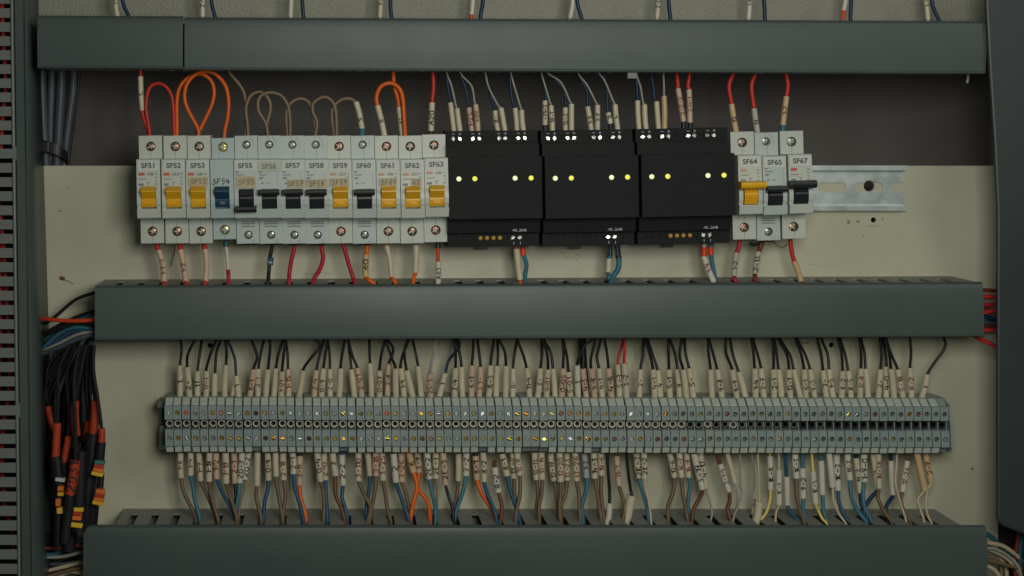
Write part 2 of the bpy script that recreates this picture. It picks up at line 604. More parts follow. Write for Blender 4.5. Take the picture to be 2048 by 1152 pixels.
def streak(name, pts, wpx, m, h=0.00012):
    p = catmull([at(x, y, 0) for x, y in pts], 5)
    bm = bmesh.new()
    L_ = []
    for i, q in enumerate(p):
        d = (p[min(i + 1, len(p) - 1)] - p[max(i - 1, 0)]).normalized()
        nrm = Vector((-d.z, 0, d.x)) * wpx * .00039 * random.uniform(.3, .6)
        L_.append((bm.verts.new(q + nrm + Vector((0, -h, 0))), bm.verts.new(q - nrm + Vector((0, -h, 0)))))
    for (a, b), (c, d) in zip(L_, L_[1:]):
        bm.faces.new((a, b, d, c))
    return link(name, done(bm, name), m, plate)


blob('rust_stain', 124, 557, 8, 5.5, 'rust', ang=-.25)
streak('rust_stain', [(131, 560), (139, 564), (148, 568)], 1.6, 'rust')
blob('scuff_mark', 120, 422, 5, 2, 'scuff')
blob('scuff_mark', 135, 375, 3, 1.2, 'scuff')
for x, y, rx, ry in ((1697, 444, 3, 5), (1716, 443, 4, 3), (1765, 437, 1.5, 4), (1725, 473, 1.5, 3), (1745, 452, 14, .8), (1058, 1018, 1, 3), (1327, 975, 1, 2), (650, 690, 1.5, 1), (880, 687, 1.5, 1.5), (838, 696, 2, 1)):
    blob('scuff_mark', x, y, rx, ry, 'scuff', .0001)
streak('scuff_mark', [(1616, 530), (1632, 528), (1650, 531), (1674, 530)], 1.2, 'smudge')
streak('scuff_mark', [(1120, 502), (1135, 516), (1160, 508), (1152, 522)], .9, 'scuff')
streak('scuff_mark', [(1240, 503), (1258, 508), (1275, 504)], 1.2, 'smudge')
streak('scuff_mark', [(748, 530), (742, 545), (752, 535)], 1.4, 'smudge')
streak('scuff_mark', [(790, 500), (788, 530), (795, 520)], 1.2, 'smudge')
streak('scuff_mark', [(605, 546), (620, 549), (640, 545), (665, 548)], 1.4, 'smudge')
streak('scuff_mark', [(1941, 938), (1942, 980), (1942, 1020)], .8, 'smudge')
streak('scuff_mark', [(1936, 700), (1940, 740)], .8, 'smudge')


rs_ = random.Random(77)
for _ in range(26):
    x, y = rs_.choice([(rs_.uniform(100, 255), rs_.uniform(345, 545)), (rs_.uniform(215, 310), rs_.uniform(690, 1010)), (rs_.uniform(1640, 1915), rs_.uniform(430, 545)), (rs_.uniform(1905, 1950), rs_.uniform(690, 1010)), (rs_.uniform(900, 1400), rs_.uniform(502, 550)), (rs_.uniform(360, 1850), rs_.uniform(980, 1012))])
    a_ = rs_.uniform(-1.2, 1.2)
    n_ = rs_.uniform(3, 13)
    streak('scuff_mark', [(x, y), (x + n_ * math.cos(a_) * .5, y + n_ * math.sin(a_) * .5 + rs_.uniform(-1.5, 1.5)), (x + n_ * math.cos(a_), y + n_ * math.sin(a_))], rs_.uniform(.5, 1.1), 'smudge')

# ------------------------------------------------------------------ wiring ducts
def slotted_wall(name, x0, x1, z, first, pitch, width, hmax, ha, hb, parent, jit=0):
    """horizontal wall of a duct at height z, running from the plate out to hmax, with open slots between ha and hb"""
    bm = bmesh.new()
    xs = [x0]
    s = first - pitch * math.floor((first - x0) / pitch)
    while s + width / 2 < x1 - .002:
        if s - width / 2 > x0 + .001:
            xs += [s - width / 2, s + width / 2]
        s += pitch
    xs.append(x1)
    rows = [0.0, ha, hb, hmax]
    V = [[bm.verts.new((x, -h, z)) for h in rows] for x in xs]
    for i in range(len(xs) - 1):
        for j in range(3):
            if j == 1 and i % 2 == 1:
                continue
            bm.faces.new((V[i][j], V[i + 1][j], V[i + 1][j + 1], V[i][j + 1]))
    o = link(name, done(bm, name), 'duct_body', parent)
    md = o.modifiers.new('thick', 'SOLIDIFY')
    md.thickness = .0012
    md.offset = 0
    return o


def cover(name, x0, x1, zt, zb, h, parent, roll=0.0):
    """duct lid: shallow channel with rounded shoulders and a bead along the lower lip"""
    t = .0013
    prof = [(zt, h - .0045), (zt + .0009, h - .0045), (zt + .0009, h - .0030), (zt + .0003, h - .0014), (zt - .0009, h - .0004), (zt - .0025, h)] + [(zt - .0025 + (zb + .0014 - zt + .0025) * q / 8, h + .0007 * math.sin(math.pi * q / 8)) for q in range(1, 8)] + [(zb + .0014, h), (zb + .0008, h + .0005), (zb - .0002, h + .0003), (zb - .0009, h - .0012), (zb - .0009, h - .009), (zb, h - .009), (zb, h - .0030), (zb + .003, h - .0022),
            (zt - .003, h - .0022), (zt, h - .0035)]
    bm = bmesh.new()
    prism(bm, prof, x0, x1)
    me = done(bm, name, True, 25)
    o = link(name, me, 'duct', parent)
    return o


def duct(label, x0, x1, bx0, bx1, yt, yb, h, roll, first, pitch_px, covers, pitch_cover=0.0):
    """yt, yb: photographed rows of the lid's edges at its front"""
    zt, zb = at(0, yt, h).z, at(0, yb, h).z
    xc = (at(x0, 0, h).x + at(x1, 0, h).x) / 2
    root = empty('wiring_duct', (xc, 0, (zt + zb) / 2), (0, roll, 0))
    tag(root, label, 'cable duct', 'grey horizontal wiring ducts')
    k = (zt + zb) / 2
    X = lambda px: at(px, 0, h).x - xc
    pitch = pitch_px * (D0 - .034) / F
    f = at(first, 0, .034).x - xc
    bm = bmesh.new()
    box(bm, X(bx0), X(bx1), 0.0004, .0016, zb - k + .001, zt - k - .001)
    link('back_strip', done(bm, 'back_strip'), 'duct_body', root)
    slotted_wall('slotted_wall', X(bx0), X(bx1), zt - k - .0008, f, pitch, .0055, h - .004, .017, h - .0052, root)
    slotted_wall('slotted_wall', X(bx0), X(bx1), zb - k + .0008, f, pitch, .0055, h - .004, .017, h - .0052, root)
    for (a, b, d) in covers:
        c = cover('cover', X(a), X(b), zt - k, zb - k, h, root)
        c.location.z = d + h * math.sin(pitch_cover)
        c.rotation_euler.x = pitch_cover
    return root


duct('upper grey wiring duct with its cover split near the left end', 75, 1972, 78, 1968, 40, 141, .060, .0050, 545, 25.3, [(75, 365.6, .0007), (369.2, 1972, 0)], .030)
duct('middle grey wiring duct between the breakers and the terminal row', 190, 1967, 190, 1966, 570, 674.5, .060, -.0040, 536, 42.35, [(190, 1967, 0)], -.055)
duct('bottom grey wiring duct at the lower edge below the terminal row', 167, 1974, 228, 1930, 1055, 1162, .060, 0.0005, 265, 43.0, [(167, 1974, 0)], -.045)

# loose retaining tab under the upper duct, white stub at its right end
bm = bmesh.new()
p = at(1266, 149, .058)
box(bm, p.x - .0036, p.x + .0036, .054, .0556, p.z - .003, p.z + .005, .0004)
tag(link('retaining_tab', done(bm, 'retaining_tab'), 'clear_clip'), 'small grey plastic tab sticking out under the upper duct', 'tab')
tag(link('wire_stub', tube_mesh('wire_stub', [at(1936, 146, .03), at(1936, 156, .03), at(1934, 166, .03)], .0010), 'sleeve_grey'), 'short pale stub hanging under the right end of the upper duct', 'wire stub')

# ------------------------------------------------------------------ vertical slotted duct on the left
left = empty('slotted_duct', at(20, 576, .0))
tag(left, 'grey vertical slotted duct along the left edge', 'cable duct')
LO = left.location


def lx(t, xt, xb):
    return xt + (xb - xt) * t


def lh(t):
    return .062 + .030 * t


bm = bmesh.new()
rows = []
y = 12.0 - 28.0 * 3
k = 0
while y < 1230:
    rows.append(y)
    y += 28.0 + .0009 * max(0, y)
cells = []
for i in range(len(rows) - 1):
    y0, y1 = rows[i], rows[i + 1]
    t = ((y0 + y1) / 2) / 1152
    h = lh(t)
    e = lx(t, 25, 40)
    R_ = 4.6
    g = (y1 - y0)
    pts = []
    # finger above slot i+1 joined to the rail on its right
    rail = e + 5
    pts = [(-60, y0 + R_), (e - R_, y0 + R_)] + [(e - R_ + R_ * math.sin(math.radians(q)), y0 + R_ * math.cos(math.radians(q))) for q in (20, 45, 70, 90)]
    pts += [(rail, y0), (rail, y1)]
    pts += [(e - R_ + R_ * math.sin(math.radians(q)), y1 - R_ * math.cos(math.radians(q))) for q in (90, 70, 45, 20)] + [(e - R_, y1 - R_), (-60, y1 - R_)]
    vs = [bm.verts.new(at(px, py, lh(py / 1152)) - LO) for px, py in pts]
    bm.faces.new(vs)
o = link('slotted_front', done(bm, 'slotted_front'), 'slot_duct', left)
md = o.modifiers.new('thick', 'SOLIDIFY')
md.thickness = .0016
md.offset = 1
# rounded bead where the fingers meet the edge strip, the smooth edge strip, the side wall
path = [at(lx(t, 23.5, 38.5), t * 1152, lh(t) + .0003) - LO for t in [(-.1 + 1.2 * i / 24) for i in range(25)]]
link('bead', tube_mesh('bead', path, .0013, 8), 'slot_duct', left)


def loft(name, cols, m, parent, th=.0016):
    """surface through columns of (x at top, x at bottom, depth fraction)"""
    bm = bmesh.new()
    V = []
    for i in range(25):
        t = -.1 + 1.2 * i / 24
        V.append([bm.verts.new(at(lx(t, a, b), t * 1152, hf(t)) - LO) for a, b, hf in cols])
    for r0, r1 in zip(V, V[1:]):
        for q in range(len(cols) - 1):
            bm.faces.new((r0[q], r0[q + 1], r1[q + 1], r1[q]))
    o = link(name, done(bm, name, True, 30), m, parent)
    md = o.modifiers.new('thick', 'SOLIDIFY')
    md.thickness = th
    md.offset = 0
    return o


loft('edge_strip', [(28.5, 43.5, lambda t: lh(t) - .001), (31, 46, lambda t: lh(t) + .0012), (44.5, 59, lambda t: lh(t) + .0012), (47, 62, lambda t: lh(t) - .0005)], 'duct', left)
loft('side_wall', [(47.3, 62.3, lambda t: lh(t) - .0009), (75, 111, lambda t: .0008)], 'duct', left)
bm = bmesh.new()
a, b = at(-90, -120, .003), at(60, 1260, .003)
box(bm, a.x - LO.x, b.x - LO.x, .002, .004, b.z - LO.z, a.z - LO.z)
link('back_strip', done(bm, 'back_strip'), 'depth_shade', left)  # painted black for the shade inside the slotted duct

# ------------------------------------------------------------------ painted steel upright on the right
bm = bmesh.new()
H1 = .066
pts = [(1969, -60), (1974, 40), (1980, 150), (1989, 290), (1995, 420), (1995, 1036), (1999, 1046), (2008, 1053), (2060, 1073), (2320, 1150), (2320, -60)]
fr = [bm.verts.new(at(x, y, H1)) for x, y in pts]
bk = [bm.verts.new(Vector((v.co.x, -.0615, v.co.z))) for v in fr]
bm.faces.new(fr)
bm.faces.new(bk[::-1])
for i in range(len(pts)):
    j = (i + 1) % len(pts)
    bm.faces.new((fr[i], fr[j], bk[j], bk[i]))
me = done(bm, 'steel_upright')
o = link('steel_upright', me, 'steel_paint')
md = o.modifiers.new('bevel', 'BEVEL')
md.width = .0016
md.segments = 2
md.limit_method = 'ANGLE'
tag(o, 'dark painted steel upright along the right edge of the cabinet', 'upright')


# ------------------------------------------------------------------ DIN rails
def rail(x0, x1, yc, label, holes=True):
    a, b = at(x0, yc, .004), at(x1, yc, .004)
    root = empty('mounting_rail', (a.x, 0, a.z))
    tag(root, label, 'mounting rail')
    L_ = b.x - a.x
    g, t = .0075, .0010
    outer = [(.0175, g), (.0137, g), (.0133, .0014), (-.0133, .0014), (-.0137, g), (-.0175, g), (-.0175, g - t), (-.0146, g - t), (-.0143, .0004), (.0143, .0004), (.0146, g - t), (.0175, g - t)]
    bm = bmesh.new()
    prism(bm, outer, 0, L_)
    o = link('rail_profile', done(bm, 'rail_profile'), 'zinc', root)
    return root, o, a


root, prof, ra = rail(290, 1811, 376, 'bare zinc mounting rail end sticking out right of the breakers')
cuts = []
xa = at(1812, 0, .002).x - ra.x
for k in range(0, 3):
    c = xa - .0285 * k
    r = .0035
    cuts.append(obround_mesh(c - .0075 if k else c - .0078, c + .0075 if k else c + .02, .0006, r, -.005, .012))
cuts.append(disc_mesh(Vector((at(1738, 0, .001).x - ra.x, 0, .0018)), .0043, -.005, .012))
cut(prof, cuts)
root, prof, _ = rail(319, 1896, 852, 'zinc mounting rail carrying the long row of terminal blocks')

# ------------------------------------------------------------------ circuit breakers
Z0 = -.0445


def breaker_housing(kind):
    wd = .01735 if kind != 'blue' else .0170
    x0, x1 = -wd / 2, wd / 2
    ht, hn = .045, .065
    top, bot = (.0404, -.0404) if kind != 'blue' else (.0386, -.0374)
    if kind == 'cool':
        bot = -.0406
    sc = {'warm': (.0322, -.0314, .0037), 'cool': (.0335, -.0340, .0032), 'blue': (.0318, -.0302, .0038)}[kind]
    prof = [(top, .012), (top, ht - .0004), (top - .0004, ht), (.0232, ht), (.0232, hn - .0012), (.0226, hn - .0004),
            (.0012, hn), (.0012, .0570), (-.0134, .0570), (-.0134, hn + .0010), (-.0140, hn + .0014), (-.0200, hn - .0002), (-.0206, hn - .0010), (-.0206, ht), (bot + .0004, ht), (bot, ht - .0004), (bot, .012), (-.017, .012), (-.017, .008), (.017, .008), (.017, .012)]
    bm = bmesh.new()
    prism(bm, prof, x0, x1, skip=(2, 13))
    holed(bm, x0, x1, .0232, top - .0004, ht, 0, sc[0], sc[2], .0035)
    holed(bm, x0, x1, bot + .0004, -.0206, ht, 0, sc[1], sc[2], .0035)
    # rounded cheeks beside the toggle
    for s in (-1, 1):
        xa, xb = sorted((s * wd / 2, s * (wd / 2 - .0031)))
        cheek = [(.0012, .0570), (.0012, hn - .0002), (-.0020, hn + .0006), (-.0060, hn + .0010), (-.0100, hn + .0006), (-.0134, hn - .0012), (-.0134, .0570)]
        prism(bm, cheek, xa + .0002 * (s < 0) * 0, xb)
    return done(bm, 'breaker_housing'), sc


def seams(kind):
    bm = bmesh.new()
    h = .0451
    if kind == 'warm':
        for z0, z1 in ((.0234, .0283), (-.0276, -.0208), (-.0400, -.0353)):
            box(bm, -.00012, .00012, h - .0002, h, z0, z1)
    elif kind == 'cool':
        for x, z0, z1 in ((0.0006, .0234, .0300), (.0030, .0370, .0402), (-.0008, .0372, .0402), (.0045, -.0402, -.0365), (.0030, -.0402, -.0378)):
            box(bm, x - .0001, x + .0001, h - .0002, h, z0, z1)
        pts = [(.0030 + .0022 * math.sin(t), .0335 + .0046 * math.cos(t)) for t in [math.radians(q) for q in range(0, 121, 20)]]
        for (xa, za), (xb, zb) in zip(pts, pts[1:]):
            v = [bm.verts.new((xa, -h, za)), bm.verts.new((xb, -h, zb)), bm.verts.new((xb + .00022, -h, zb)), bm.verts.new((xa + .00022, -h, za))]
            bm.faces.new(v)
        for z in (-.0240, -.0256, -.0275):
            box(bm, -.0050, .0050, h - .0002, h, z - .00035, z + .00035)
        box(bm, -.0001, .0001, h - .0002, h + .0001, -.0275, -.0240)
        box(bm, .0041, .0088, .0649, .0652, -.0001, .0001)
    else:
        for x, z0, z1 in ((-.0026, .0234, .0275), (0, .0360, .0384), (-.0030, -.0250, -.0208), (0, -.0372, -.0345)):
            box(bm, x - .0001, x + .0001, h - .0002, h, z0, z1)
    return done(bm, 'seam')


def toggle_mesh(kind):
    bm = bmesh.new()
    if kind == 'rocker':
        prism(bm, [(.0031, .0560), (.0031, .0656), (.0026, .0664), (.0002, .0712), (-.0008, .0714), (-.0060, .0664), (-.0062, .0662), (-.0092, .0664), (-.0122, .0646), (-.0124, .0560)], -.0053, .0053)
        for z in (-.0098, -.0086):
            box(bm, -.0026, .0026, .0660, .0667, z - .0003, z + .0003)
    else:
        wide, zt, zb, hh = {'bar': (.0075, .0010, -.0036, .0740), 'down': (.0075, -.0112, -.0160, .0740), 'wide_bar': (.0092, .0040, -.0018, .0755)}[kind]
        neck = .0049
        prism(bm, [(.0005, .0560), (.0005, .0655), (-.0035, .0672), (-.0040, .0666), (-.0046, .0675), (-.0062, .0678), (-.0067, .0671), (-.0073, .0677), (-.0095, .0668), (-.0130, .0648), (-.0131, .0560)], -neck, neck)
        n0 = len(bm.verts)
        c = (zt + zb) / 2
        prism(bm, [(zt, .0655), (zt, hh - .0022), (zt - .0008, hh - .0004), (c, hh), (zb + .0014, hh - .0008), (zb + .0002, hh - .0030), (zb, .0660)], -wide, wide)
    return done(bm, 'toggle', True, 40)


def small_print(kind):
    bm = bmesh.new()
    h = .0655
    R_ = random.Random(3)
    if kind == 'warm':
        lines = [(-.0070, -.0010, .0082, .0006), (-.0070, -.0036, .0042, .0016)]
        for x0, L_, z, t in ((-.0070, .0058, .0085, .0005), (-.0070, .0036, .0045, .0016)):
            box(bm, x0, x0 + L_, h, h + .00006, z - t / 2, z + t / 2)
        for k in range(5):
            z = .0125 - .0026 * k
            box(bm, .0050 + R_.uniform(-.0006, .0006), .0060 + R_.uniform(-.0003, .0009), h, h + .00006, z - .0002, z + .0002)
            box(bm, .0062, .0065, h, h + .00006, z - .0012, z + .0003)
        box(bm, -.0010, .0018, h, h + .00006, .0058, .0062)
        box(bm, -.0004, .0000, h, h + .00006, .0034, .0062)
    else:
        for z, L_, t in ((.0138, .0018, .0010), (.0116, .0056, .0006), (.0096, .0030, .0007), (.0088, .0024, .0004)):
            box(bm, -.0070, -.0070 + L_, h, h + .00006, z - t / 2, z + t / 2)
        v = [bm.verts.new((-.0058, -h - .00006, .0048)), bm.verts.new((-.0040, -h - .00006, .0048)), bm.verts.new((-.0049, -h - .00006, .0068))]
        bm.faces.new(v)
        box(bm, -.0022, .0010, h, h + .00006, .0054, .0058)
        for k in range(6):
            z = .0126 - .0018 * k
            box(bm, .0062, .0064, h, h + .00006, z - .0006, z + .0005)
    return done(bm, 'small_print')


def breaker(name, px, kind, lever, lcol, rate=None, dy=0, lean=-.022, label_mat='label_white', sticker=None, logo='print_red', screws=('copper', 'copper'), label='', dark_label=True, lz=0.0):
    p = at(px, 379, .065)
    root = empty('circuit_breaker', (p.x, 0, Z0 + dy * .00037), (0, lean, 0))
    tag(root, label, 'circuit breaker', 'circuit breakers clipped side by side on the upper rail')
    me, sc = cached(('house', kind), lambda: breaker_housing(kind))
    mm = {'warm': 'mcb_warm', 'cool': 'mcb_cool', 'blue': 'mcb_blue'}[kind]
    link('housing', me, mm, root)
    tag(link('seam', cached(('seam', kind), lambda: seams(kind)), 'seam', root), kind='stuff')
    link('toggle', cached(('tog', lever), lambda: toggle_mesh(lever)), lcol, root)
    rng = random.Random(hash_text(name))
    dx = (-.0003 if kind == 'cool' else 0)
    screw(root, 'cross', sc[2] * .92, dx, .0432, sc[0], screws[0], rng.uniform(0, 1.57))
    screw(root, 'cross', sc[2] * .92, 0, .0432, sc[1], screws[1], rng.uniform(0, 1.57))
    if kind == 'cool':
        bm_ = None

        def bottom_shade_box():
            b_ = bmesh.new()
            prism(b_, [(-.0407, .030), (-.0407, .041), (-.0420, .040), (-.0425, .034), (-.0420, .030)], -.0052, .0058)  # dark box added to paint the shadow under the breaker
            return done(b_, 'bottom_shade')
        link('bottom_shade', cached('bottom_shade_box', bottom_shade_box), 'black_toggle', root)
    if kind != 'blue':
        def strip():
            b_ = bmesh.new()
            box(b_, -.0080, .0080, .0648, .06535, .0144, .0222, .0001)
            return done(b_, 'name_label')
        nl = link('name_label', cached('strip', strip), label_mat, root, (rng.uniform(-.0002, .0003), 0, lz), (0, rng.uniform(-.012, .012), 0))
        t = printed(name, .0052, .00016, 1.08)
        link('lettering', t, 'print_dark' if dark_label else 'print_grey', nl, (0, -.06545, .01815))
        if kind == 'warm':
            def bar():
                b_ = bmesh.new()
                box(b_, -.0070, -.0026, .0652, .0656, .0112, .0132)
                return done(b_, 'brand_mark')
            link('brand_mark', cached('bar', bar), logo, root)
            if rate:
                link('rating', printed(rate, .0030, .00003, .95), 'print_grey', root, (.0016, -.0656, .0120))
        tag(link('small_print', cached(('sp', kind), lambda: small_print(kind)), 'print_grey', root, (0, .0001, 0)), kind='stuff')
    if sticker:
        txt, x0, x1, z0, z1 = sticker
        b_ = bmesh.new()
        box(b_, x0, x1, .0652, .0658, z0, z1, .0001)
        s_ = link('old_sticker', done(b_, 'old_sticker'), 'sticker', root, None, (0, rng.uniform(-.02, .02), 0))
        flat_writing(s_, txt, min(.0038, (z1 - z0) * .58), (x0 + x1) / 2, .06588, (z0 + z1) / 2, 'pencil', .1)
    return root


Y, B, BL = 'yellow_toggle', 'black_toggle', 'blue_toggle'
L1 = 'white circuit breaker labelled %s with %s'
breaker('SF51', 297.3, 'warm', 'rocker', Y, 'C06', label=L1 % ('SF51', 'yellow toggle, leftmost of the row'), screws=('bronze', 'copper'))
breaker('SF52', 347.3, 'warm', 'rocker', Y, 'C0.5', label=L1 % ('SF52', 'yellow toggle between SF51 and SF53'))
breaker('SF53', 396, 'warm', 'rocker', Y, 'C06', sticker=('SF53', -.0068, .0074, .0031, .0100), label=L1 % ('SF53', 'yellow toggle and beige sticker'), screws=('bronze', 'bronze'), logo='print_red')
r54 = breaker('SF54', 444.4, 'blue', 'rocker', BL, screws=('brass', 'brass'), label='bluish circuit breaker hand-lettered SF54 with dark blue toggle')
flat_writing(r54, 'SF54', .0041, -.0006, .0653, .0066, 'print_dark', .12)
flat_writing(r54, '10K', .0022, .0002, .0673, -.0090, 'print_grey', 0)
breaker('SF55', 492.3, 'cool', 'down', B, sticker=('SF55', -.0070, .0072, .0018, .0104), screws=('steel', 'steel'), label='pale circuit breaker labelled SF55, black toggle switched down')
breaker('SF56', 538.5, 'cool', 'bar', B, screws=('steel', 'steel'), label_mat='label_faded', dark_label=False, lz=-.0006, label=L1 % ('SF56', 'faded label and black toggle'))
breaker('SF57', 585.8, 'cool', 'bar', B, sticker=('SF57', -.0040, .0082, .0020, .0082), screws=('steel', 'steel'), label=L1 % ('SF57', 'black toggle and beige sticker'))
breaker('SF58', 633.2, 'cool', 'bar', B, sticker=('SF58', -.0078, .0082, .0020, .0082), screws=('steel', 'steel'), label=L1 % ('SF58', 'black toggle and beige sticker'))
breaker('SF59', 680.6, 'warm', 'rocker', Y, 'C0.5', sticker=('SF59', -.0076, .0066, .0030, .0092), logo='print_pale_red', label=L1 % ('SF59', 'yellow toggle between black-toggled ones'))
breaker('SF60', 728.7, 'cool', 'bar', B, screws=('steel', 'steel'), label=L1 % ('SF60', 'black toggle left of SF61'))
breaker('SF61', 777, 'warm', 'rocker', Y, 'C06', sticker=('SF61', -.0068, .0064, .0030, .0092), logo='print_pale_red', label=L1 % ('SF61', 'yellow toggle left of SF62'))
breaker('SF62', 825.5, 'warm', 'rocker', Y, 'C0.5', logo='print_pale_red', sticker=('62', -.0010, .0066, .0032, .0090), screws=('bronze', 'bronze'), label=L1 % ('SF62', 'yellow toggle left of SF63'))
breaker('SF63', 873.6, 'warm', 'rocker', Y, 'C06', dy=2.5, logo='print_pale_red', label=L1 % ('SF63', 'yellow toggle beside the black modules'))
breaker('SF64', 1501, 'warm', 'wide_bar', Y, None, dy=8, logo='print_pale_red', lean=-.026, screws=('bronze', 'copper'), label='circuit breaker labelled SF64 with wide yellow toggle, right of black modules')
breaker('SF65', 1550, 'cool', 'bar', B, dy=6.5, lean=-.026, screws=('steel', 'steel'), label='circuit breaker labelled SF65 with black toggle, between SF64 and SF67')
breaker('SF67', 1601.5, 'warm', 'wide_bar', B, None, dy=9.5, lean=-.026, logo='print_red', screws=('steel', 'bronze'), label='circuit breaker labelled SF67 with wide black toggle, rightmost of all')


# ------------------------------------------------------------------ black power supply modules
def module_case():
    bm = bmesh.new()
    W = .0343
    hs, hm, hn = .0450, .0520, .0660
    # z measured from Z0
    prof = [(.0440, .012), (.0440, hs), (.0342, hs), (.0342, hm), (.0250, hm + .0006), (.0250, hn), (-.0207, hn), (-.0207, hm + .0020), (-.0320, hm), (-.0325, hs), (-.0425, hs), (-.0425, .012), (-.017, .012), (-.017, .008), (.017, .008), (.017, .012)]
    prism(bm, prof, -W, W, skip=())
    return done(bm, 'module_case')


def strip_cover(which):
    """terminal strips with real holes, one above and one below"""
    bm = bmesh.new()
    for z0, z1, hz in (((.0344, .0438, .0382), (-.0424, -.0328, -.0362))[which],):
        for i in range(12):
            xs = -.0288 + .00485 * i
            holed(bm, xs - .002425, xs + .002425, z0, z1, .0462, xs, hz, .0019, .0025, 14)
        for s in (-1, 1):
            pass
        box(bm, -.0342, -.0288 - .002425, .0440, .0462, z0, z1)
        box(bm, -.0288 + .00485 * 11 + .002425, .0342, .0440, .0462, z0, z1)
        a, b = -.0312, -.0288 + .00485 * 11 + .0024
        v = [bm.verts.new(q) for q in ((a, -.0462, z1), (b, -.0462, z1), (b, -.0440, z1), (a, -.0440, z1))]
        bm.faces.new(v)
        v = [bm.verts.new(q) for q in ((a, -.0462, z0), (b, -.0462, z0), (b, -.0440, z0), (a, -.0440, z0))]
        bm.faces.new(v)
    return done(bm, 'terminal_strip')


def seg_print(items):
    bm = bmesh.new()
    for x, z, hw, hh, h in items:
        box(bm, x - hw, x + hw, h - .0002, h + .00008, z - hh, z + hh)
    return done(bm, 'polarity_marks')


for mi, (px, dy, bottom, lab) in enumerate(((991, 0, 'amber', 'left black power module with four lit dots, beside SF63'), (1184, 1.5, 'dark', 'middle black power module with four lit dots and no amber plugs'), (1377, 5, 'amber', 'right black power module with four lit dots, beside SF64'))):
    p = at(px, 379, .066)
    root = empty('power_module', (p.x, 0, Z0 + dy * .00037), (0, (-.013, -.017, -.021)[mi], 0))
    tag(root, lab, 'power module', 'three black power modules on the upper rail')
    link('case', cached('mcase', module_case), 'black_case', root)
    link('terminal_strip', cached('mstrip0', lambda: strip_cover(0)), 'black_case', root)
    link('terminal_strip', cached('mstrip1', lambda: strip_cover(1)), 'black_case', root)
    rng = random.Random(50 + mi)
    for i in (0, 1, 3, 4, 7, 8, 10, 11):
        screw(root, 'slot', .0017, -.0288 + .00485 * i, .0462, .0382, 'bright_steel', rng.uniform(0, 3.1))
    screw(root, 'slot', .0016, -.0288 + .00485 * 5, .0446, .0382, 'steel', 0.3)
    marks = []
    for i in (0, 3, 7, 10):
        x = -.0288 + .00485 * i
        marks += [(x, .0418, .0011, .00018, .0462), (x + .00485, .0418, .0010, .00018, .0462), (x + .00485, .0418, .00018, .0010, .0462)]
    for x in (-.0288 + .00485 * 9, -.0288 + .00485 * 10):
        marks += [(x + .0005, -.0402, .00022, .0010, .0462)]
    tag(link('polarity_marks', cached('mmarks', lambda: seg_print(marks)), 'print_white', root), kind='stuff')
    for i in range(12):
        x = -.0288 + .00485 * i
        if i in (9, 10):
            screw(root, 'slot', .0017, x, .0462, -.0362, 'bright_steel', rng.uniform(0, 3.1))
        elif bottom == 'amber' and 4 <= i <= 7:
            def plug():
                b_ = bmesh.new()
                disc(b_, 0, 0, .0016, 0, .0018, 12, .0007)
                return done(b_, 'plug', True, 40)
            link('amber_plug', cached('plug', plug), 'amber', root, (x, -.0436, -.0362))
        elif i in (1, 2, 3) or bottom == 'dark' and i < 8:
            screw(root, 'slot', .0013, x, .0442, -.0362, 'black_toggle' if i != 3 else 'steel', rng.uniform(0, 3.1))
    link('voltage_print', printed('-90...264B', .0027, .00003, 1.0), 'print_white', root, (.0186, -.05365, -.0302))
    for lxp, lm in ((-73, 'led_white'), (-41, 'led_yellow'), (39.5, 'led_white'), (71.5, 'led_yellow')):
        def led():
            b_ = bmesh.new()
            disc(b_, 0, 0, .0018, 0, .0004, 20, .0003)
            return done(b_, 'led', True, 60)
        link('indicator_led', cached('led', led), lm, root, (lxp * .0003674, -.0659, .0089))
    b_ = bmesh.new()
    prism(b_, [(-.041, .012), (-.041, .016), (-.0462, .016), (-.0470, .015), (-.0470, .012)], -.0092, -.0010)
    link('rail_clip', done(b_, 'rail_clip'), 'clear_clip', root)


# ------------------------------------------------------------------ terminal blocks
def block_housing():
    W = .0031
    h = .044
    bm = bmesh.new()
    prof = [(.0200, .009), (.0200, .0350), (.0152, .0398), (.0152, h - .0004), (.0148, h), (.0048, h), (.0044, h - .0008), (.0044, .026), (-.0026, .026), (-.0026, h - .0008), (-.0030, h), (-.0150, h), (-.0154, h - .0006), (-.0154, .0392), (-.0200, .0355), (-.0200, .009)]
    prism(bm, prof, -W, W - .00025, skip=(4, 10))
    holed(bm, -W, W - .00025, .0048, .0148, h, 0, .0096, .00190, .0030, 16)
    holed(bm, -W, W - .00025, -.0150, -.0030, h, 0, -.0092, .00190, .0030, 16)
    box(bm, W - .0010, W - .00035, .0255, .0405, -.0027, .0045)
    return done(bm, 'block_housing')


def well_shade_box():
    bm = bmesh.new()
    box(bm, -.0030, .0020, .0258, .0268, -.0025, .0043)  # black slab paints the shade at the bottom of the well
    return done(bm, 'well_shade')


def socket_ring():
    bm = bmesh.new()
    n = 16
    R1, R2 = .00262, .00178
    rings = []
    for r, h in ((R1, .0262), (R1, .0385), (R2, .0385), (R2, .0262)):
        rings.append([bm.verts.new((-.0003 + r * math.cos(2 * math.pi * i / n), -h, +.0009 + r * math.sin(2 * math.pi * i / n))) for i in range(n)])
    for a, b in zip(rings, rings[1:]):
        for i in range(n):
            j = (i + 1) % n
            bm.faces.new((a[i], a[j], b[j], b[i]))
    return done(bm, 'test_socket', True, 40)


def marker(up):
    bm = bmesh.new()
    W = .00275
    if up:
        prism(bm, [(.0197, .0345), (.0198, .0358), (.0160, .0412), (.0153, .0412), (.0153, .0392)], -W, W - .0003)
    else:
        prism(bm, [(-.0157, .0385), (-.0157, .0412), (-.0163, .0418), (-.0200, .0404), (-.0203, .0396), (-.0203, .0358)], -W, W - .0003)
    return done(bm, 'marker_tag')


